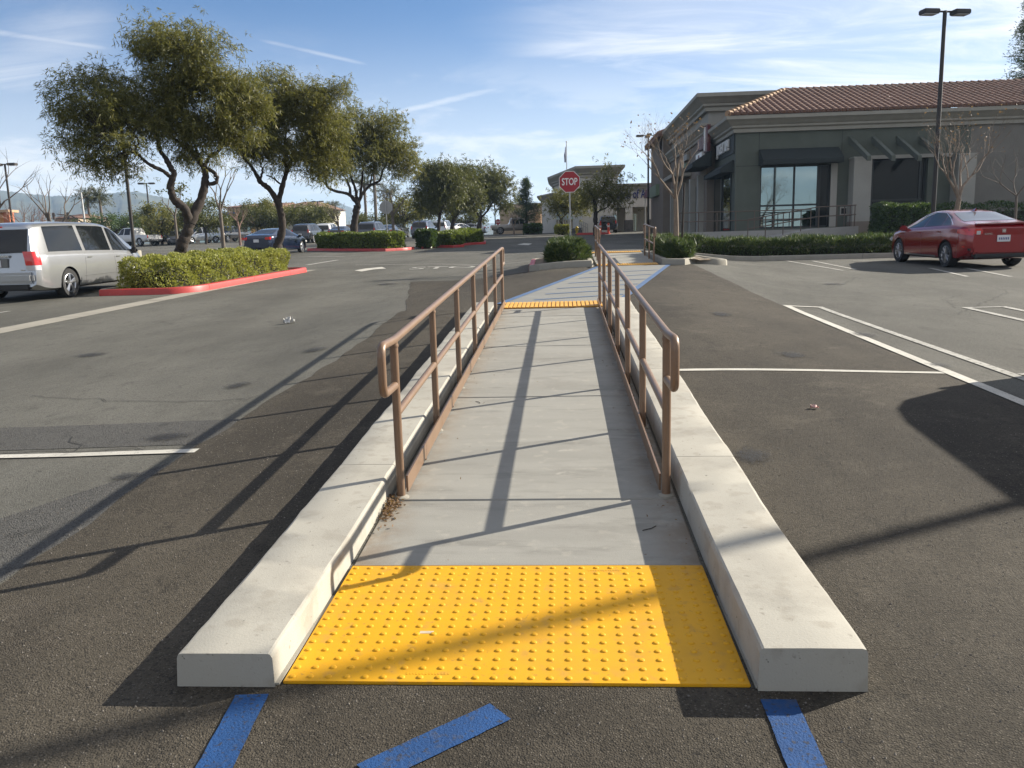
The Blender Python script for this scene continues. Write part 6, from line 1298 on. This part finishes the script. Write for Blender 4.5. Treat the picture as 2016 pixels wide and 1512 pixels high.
# stop signs
def stop_sign(label, x, y, h, w_, rz, grp=None, lettering=True, ph=None):
    t = thing('stop_sign', label, 'stop sign', (x, y, G(x, y)+(.1 if grp is None else 0)), rz, grp); r = w_/2/math.cos(R(22.5)); oc = [(r*math.cos(R(22.5+45*k)), r*math.sin(R(22.5+45*k))) for k in range(8)]
    ob = lambda s_, ya, yb: ([(a*s_, ya, h+b*s_) for a, b in oc]+[(a*s_, yb, h+b*s_) for a, b in oc], [tuple(range(8)), tuple(range(8, 16))[::-1]]+[(i, (i+1) % 8, 8+(i+1) % 8, 8+i) for i in range(8)])
    q = MB(); q.add(*ob(1, -.030, -.026)); q.build('plate', SIGNG, t); q = MB(); q.add(*ob(.995, -.034, -.0305)); q.build('border', SIGNW, t); q = MB(); q.add(*ob(.945, -.037, -.0345)); q.build('face', SIGNR, t)
    o = text('STOP', w_*.46, SIGNW, 'lettering', t, .001, .68, bold=.004); o.rotation_euler = (R(90), 0, 0); o.location = (0, -.0385, h-.005)
    q = MB(); q.box((0, 0, (h+w_*.45)/2-.1), (.045, .05, h+w_*.45+.2), .006); q.build('post', GALV, t); return t
px_ = XA(1123, 24.3); stop_sign('red stop sign on a steel post in the juniper island', px_, 24.3, Z(1124, 358, 24.3)-G(px_, 24.3)-.1, .60, R(-3))
stop_sign('small red stop sign far away near the tan building', XA(981, 92), 92, Z(981, 437, 92)-G(-7, 92), .62, R(35), 'far signs')
stop_sign('grey back of an octagonal road sign behind the long hedge', XA(763, 46.8), 46.8, Z(762, 408, 46.8)-G(-10, 46.8), .72, R(178), 'far signs')
# flag
xf = XA(1118, 112); t = thing('flagpole', 'thin pale flagpole with limp flag above the bank', 'flagpole', (xf, 112, G(xf, 112))); hf = Z(1117, 281, 112)-G(xf, 112)
q = MB(); q.tube([(0, 0, -.1), (0, 0, hf)], [.09, .05], 8); q.build('pole', GALV, t); q = MB(); q.lathe([(0, hf), (.10, hf+.07), (.11, hf+.12), (.07, hf+.2), (0, hf+.22)], 10); q.build('finial', GALV, t, 60)
q = MB(); q.grid([[(-.10-.35*s_*(1-.4*abs(math.cos(z_*3)))*(.35+.65*z_), .12*math.sin(s_*9+z_*4), hf-.5-2.0*z_) for s_ in np.linspace(0, 1, 10)] for z_ in np.linspace(0, 1, 12)]); q.build('flag', pmat('flag_cloth', (.16, .10, .13), .9, var=.6, vscale=1.2, dark=(.05, .05, .10)), t, 60)
# hydrant, cones
xh = XA(1136, 82); t = thing('fire_hydrant', 'yellow fire hydrant by the kerb in front of the bank', 'fire hydrant', (xh, 82, G(xh, 82))); HY = pmat('hydrant_yellow', (.60, .42, .02), .5)
q = MB(); q.lathe([(0, -.05), (.17, -.05), (.17, .05), (.12, .08), (.12, .5), (.17, .52), (.17, .57), (.13, .66), (.05, .74), (0, .76)], 16); q.build('barrel', HY, t, 40)
for a in (0, 120, 240): q = MB(); q.tube([(0, 0, .42), (.21*math.cos(R(a-90)), .21*math.sin(R(a-90)), .42)], .065, 10); q.build('outlet', HY, t, 40)
CONE = pmat('cone_orange', (.62, .06, .02), .5)
for u, lb in ((1182, 'orange-red traffic post left of the black suv by the bank'), (1198, 'orange-red traffic post behind the black suv by the bank')):
    xx = XA(u, 78); t = thing('traffic_post', lb, 'traffic post', (xx, 78, G(xx, 78)), 0, 'orange traffic posts'); q = MB(); q.lathe([(0, 0), (.22, 0), (.22, .04), (.12, .06), (.10, .9), (.09, 1.0), (0, 1.0)], 14); q.build('body', CONE, t, 40); q = MB(); q.lathe([(.108, .62), (.112, .62), (.108, .78), (.104, .78)], 14); q.build('reflective_band', SIGNW, t, 40)
# small planting and kerb in front of bank
hedge('shrub', 'yellow-green clipped shrub before the bank windows', [(XA(1094, 78), 78), (XA(1122, 78), 78), (XA(1122, 78), 80), (XA(1094, 78), 80)], .75, 2600, LEAFH, (.18, .11), 51, cat='shrub')
hedge('shrub', 'dark low shrub right of the grey-brown pickup', [(XA(1034, 88), 86), (XA(1066, 88), 86), (XA(1066, 88), 88), (XA(1034, 88), 88)], .9, 2000, LEAFD, (.2, .12), 52, cat='shrub')
kerb('kerb', [(XA(1136, 76), 76), (XA(1198, 76), 76), (XA(1198, 76), 79), (XA(1136, 76), 79)], REDP, closed=True, seg=4)
O = Vector((XA(1148, 84), 84, G(2, 84))); t = thing('stair_railing', 'small pale stair railing in front of the bank', 'railing', O)
post_rail(t, [(XA(1141, 84), 84, G(2, 84)+.5), (XA(1157, 84), 84, G(2, 84)+.0)], .9, 5, GALV, .03)
# wheel stops of the far left row
for i, (u, Y) in enumerate(((310, 33.5), (345, 34), (400, 34), (425, 52), (465, 52), (505, 54))):
    xx = XA(u, Y); q = MB(); q.prism([(-.9, -.08), (.9, -.08), (.9, .08), (-.9, .08)], -.03, .12); o = q.build('wheel_stop', CONCK); o.location = (xx, Y, G(xx, Y)); tag(o, ('concrete wheel stop', 'low concrete wheel stop')[0]+' '+('just beyond the minivan nose', 'left of the leaning willow trunk', 'between the leaning willow and the slim bare tree', 'right of the slim bare tree beyond the hedge', 'in the row before the black pickup', 'left of the blue sedan')[i], 'wheel stop', 'concrete wheel stops')
hedge('ground_shrub', 'low dark groundcover at the foot of the slim bare tree', [(XA(405, 37), 37), (XA(470, 37), 37), (XA(470, 37), 39), (XA(405, 37), 39)], .35, 2600, LEAFD, (.12, .07), 53, cat='shrub')
hedge('ground_shrub', 'low dark groundcover beside the wheel stop near the minivan nose', [(XA(320, 34.5), 34.5), (XA(346, 34.5), 34.5), (XA(346, 34.5), 36), (XA(320, 34.5), 36)], .3, 1500, LEAFD, (.12, .07), 54, cat='shrub')
# tree stake beside the bare tree
xx = XA(1342, 25.4); t = thing('tree_stake', 'dark wooden stake tied to the bare tree by the far ramp', 'stake', (xx, 25.4, G(xx, 25.4)+.08)); q = MB(); q.tube([(0, 0, -.1), (.06, 0, 2.1)], .03, 8); q.build('stake', BARK, t); q = MB(); q.tube([(-.26, 0, .55), (.03, -.04, .56)], .012, 5); q.build('tie', BLK, t)
# traffic signal and street light mast beyond the minivan
xx = XA(171, 120); t = thing('traffic_signal', 'traffic signal mast arm with street light beyond the minivan roof', 'traffic signal', (xx, 120, G(xx, 120))); hs = Z(165, 379, 120)-G(xx, 120)
q = MB(); q.tube([(0, 0, -.1), (-.1, 0, hs)], [.2, .12], 8); q.build('mast', GALV, t); q = MB(); q.tube([(0, 0, hs*.42), (-2.0, 0, hs*.58), (-4.2, 0, hs*.62)], [.12, .09, .06], 6); q.build('arm', POLE, t); q = MB(); q.tube([(-.1, 0, hs), (-.7, 0, hs+.3), (-1.3, 0, hs+.45)], .05, 6); q.build('light_arm', GALV, t)
for dx in (-2.4, -4.6): q = MB(); q.box((dx, -.15, hs*.58), (.36, .25, 1.0), .04); q.build('signal_head', BLK, t)
# ornamental lantern
xx = XA(262, 105); t = thing('lantern_post', 'black ornamental lantern post right of the near left lamp post', 'lamp post', (xx, 105, G(xx, 105))); hl_ = Z(261, 405, 105)-G(xx, 105); q = MB(); q.tube([(0, 0, -.1), (0, 0, hl_-.9)], .07, 8); q.build('pole', BLK, t); q = MB(); q.lathe([(0, hl_-.9), (.12, hl_-.85), (.26, hl_-.3), (.30, hl_-.28), (.08, hl_-.05), (0, hl_)], 8); q.build('lantern', BLK, t)
# ------------------------------------------------------------------ litter
def crumple(name, label, u, v, s_, mat, seed, mat2=None, flat=.5):
    rg = np.random.default_rng(seed); p = GP(u, v); pts = []
    for i in range(8):
        r_ = []
        for j in range(8): r_.append(((i/7-.5)*s_*1.5+rg.normal()*s_*.10, (j/7-.5)*s_+rg.normal()*s_*.10, abs(rg.normal())*s_*flat*(1-((i/7-.5)**2+(j/7-.5)**2)*1.5)+.012))
        pts.append(r_)
    q = MB(); q.grid(pts); o = q.build(name, mat); o.location = (p[0], p[1], G(p[0], p[1])); o.rotation_euler = (0, 0, rg.uniform(0, 6)); return tag(o, label, 'litter')
PAPER = pmat('crumpled_paper', (.66, .65, .62), .8, var=.25, vscale=15)
crumple('paper_litter', 'crumpled white paper lying on the asphalt left of the ramp', 570, 637, .11, PAPER, 3, flat=.55)
crumple('wrapper_litter', 'small white and red wrapper on the dark asphalt right of the ramp', 1603, 806, .036, pmat('wrapper', (.70, .66, .62), .6, var=1, vscale=22, dark=(.5, .10, .08)), 5, flat=.5)
# dead leaves caught beside the first left post
rg = np.random.default_rng(5); n = 260; P = np.column_stack([XL+.012+np.abs(rg.normal(size=n))*.035, 4.02+rg.normal(size=n)*.10, np.zeros(n)]); P[:, 2] = [RZ(y)+.003+abs(rg.normal())*.010 for y in P[:, 1]]
o = leaf_mesh('dead_leaves', P, unit(rg.normal(size=(n, 3))*np.array([1, 1, .35])), rg.uniform(.012, .03, n), .012, LEAFR); tag(o, 'dry brown leaves gathered at the foot of the left handrail', 'leaves', kind='stuff')
n = 170; P = np.column_stack([rg.uniform(XL+.05, XR-.05, n)*1.0, rg.uniform(3.4, 11, n), np.zeros(n)]); P[:, 0] = np.where(rg.uniform(size=n) < .6, XR-.03-np.abs(rg.normal(size=n))*.10, XL+.05+np.abs(rg.normal(size=n))*.25); P[:, 2] = [RZ(y)+.002 for y in P[:, 1]]
o = leaf_mesh('debris', P, unit(rg.normal(size=(n, 3))*np.array([1, 1, .1])), rg.uniform(.006, .02, n), .006, LEAFR); tag(o, 'tiny dry debris scattered on the ramp slabs', 'debris', kind='stuff')
for (u, v, L, a) in ((945, 785, .07, 1.9), (1265, 1028, .09, .4)):
    p = GP(u, v, .05); y_ = p[1]; x_ = p[0]; q = MB(); q.tube([(0, 0, .003), (L*.5*math.cos(a), L*.5*math.sin(a), .006), (L*math.cos(a+.3), L*math.sin(a+.3), .004)], .0022, 5); o = q.build('twig', BARK); o.location = (x_, y_, RZ(y_)); tag(o, 'short dark twig on the sunlit ramp slab' if u < 1000 else 'short dark twig in the shaded edge of the ramp', 'twig')
# oil drips and rubber smudges
om = bpy.data.materials.new('oil_stain'); om.use_nodes = True; t_ = om.node_tree; b_ = t_.nodes['Principled BSDF']; b_.inputs['Base Color'].default_value = (.016, .015, .014, 1); b_.inputs['Roughness'].default_value = .6
tc_ = NN(t_, 'ShaderNodeTexCoord'); ln_ = NN(t_, 'ShaderNodeVectorMath', operation='LENGTH'); t_.links.new(tc_.outputs['Object'], ln_.inputs[0]); nz = NN(t_, 'ShaderNodeTexNoise'); nz.inputs['Scale'].default_value = 9; nz.inputs['Detail'].default_value = 6; t_.links.new(tc_.outputs['Object'], nz.inputs['Vector'])
mk_ = mathn(t_, 'MULTIPLY', maprange(t_, mathn(t_, 'ADD', ln_.outputs['Value'], mathn(t_, 'MULTIPLY', nz.outputs[0], .5)), .32, .62, .6, 0.0), 1.0); tr_ = NN(t_, 'ShaderNodeBsdfTransparent'); mx_ = NN(t_, 'ShaderNodeMixShader'); t_.links.new(mk_, mx_.inputs[0]); t_.links.new(tr_.outputs[0], mx_.inputs[1]); t_.links.new(b_.outputs[0], mx_.inputs[2]); t_.links.new(mx_.outputs[0], t_.nodes['Material Output'].inputs[0])
for (u, v, sx_, sy_) in ((330, 862, .55, .35), (470, 760, .4, .5), (180, 700, .6, .6), (1700, 660, .5, .7), (1850, 720, .35, .4), (1480, 900, .4, .5), (1420, 620, .5, .8), (1640, 560, .8, .8), (620, 690, .5, .6), (1560, 700, .45, .6), (250, 940, .3, .25), (760, 560, .9, 1.2)):
    p = GP(u, v); q = MB(); n_ = 8; q.grid([[((i/n_-.5)*1.3, (j/n_-.5)*1.3, G(p[0]+(i/n_-.5)*1.3*sx_, p[1]+(j/n_-.5)*1.3*sy_)-G(p[0], p[1])+.0115) for i in range(n_+1)] for j in range(n_+1)]); o = q.build('oil_stain', om); o.location = (p[0], p[1], G(p[0], p[1])); o.scale = (sx_, sy_, 1); struct(o)
# loose gravel chips on the near asphalt
n = 5200; PX = rg.uniform(-3.0, 3.0, n); PYY = rg.uniform(1.6, 6.0, n)**1.0; keep = ~((PX > -1.32) & (PX < .96) & (PYY > 2.38)); PX, PYY = PX[keep], PYY[keep]; q = MB()
for x_, y_ in zip(PX, PYY):
    s_ = random.uniform(.002, .0055); z_ = G(x_, y_)+.004; a = random.uniform(0, 6); c_, d_ = math.cos(a)*s_, math.sin(a)*s_
    q.add([(x_+c_, y_+d_, z_), (x_-d_, y_+c_, z_), (x_-c_, y_-d_, z_), (x_+d_*.7, y_-c_*.8, z_), (x_, y_, z_+s_*.9)], [(0, 1, 4), (1, 2, 4), (2, 3, 4), (3, 0, 4)])
o = q.build('gravel', pmat('gravel_chip', (.20, .18, .155), .9, var=.5, vscale=30)); tag(o, 'loose stone chips on the asphalt', 'gravel', kind='stuff')

# ------------------------------------------------------------------ air
q = MB(); q.box((0, 2050, 102), (9000, 4600, 212)); hz = q.build('haze', None); hz.data.materials.clear(); hm = bpy.data.materials.new('haze_air'); hm.use_nodes = True; t_ = hm.node_tree; t_.nodes.clear()
pv = NN(t_, 'ShaderNodeVolumePrincipled'); pv.inputs['Color'].default_value = (.48, .70, 1.0, 1); pv.inputs['Density'].default_value = .00021; pv.inputs['Anisotropy'].default_value = .2; po = NN(t_, 'ShaderNodeOutputMaterial'); t_.links.new(pv.outputs[0], po.inputs['Volume']); hz.data.materials.append(hm); tag(hz, 'thin bluish haze in the air', 'haze', kind='stuff')
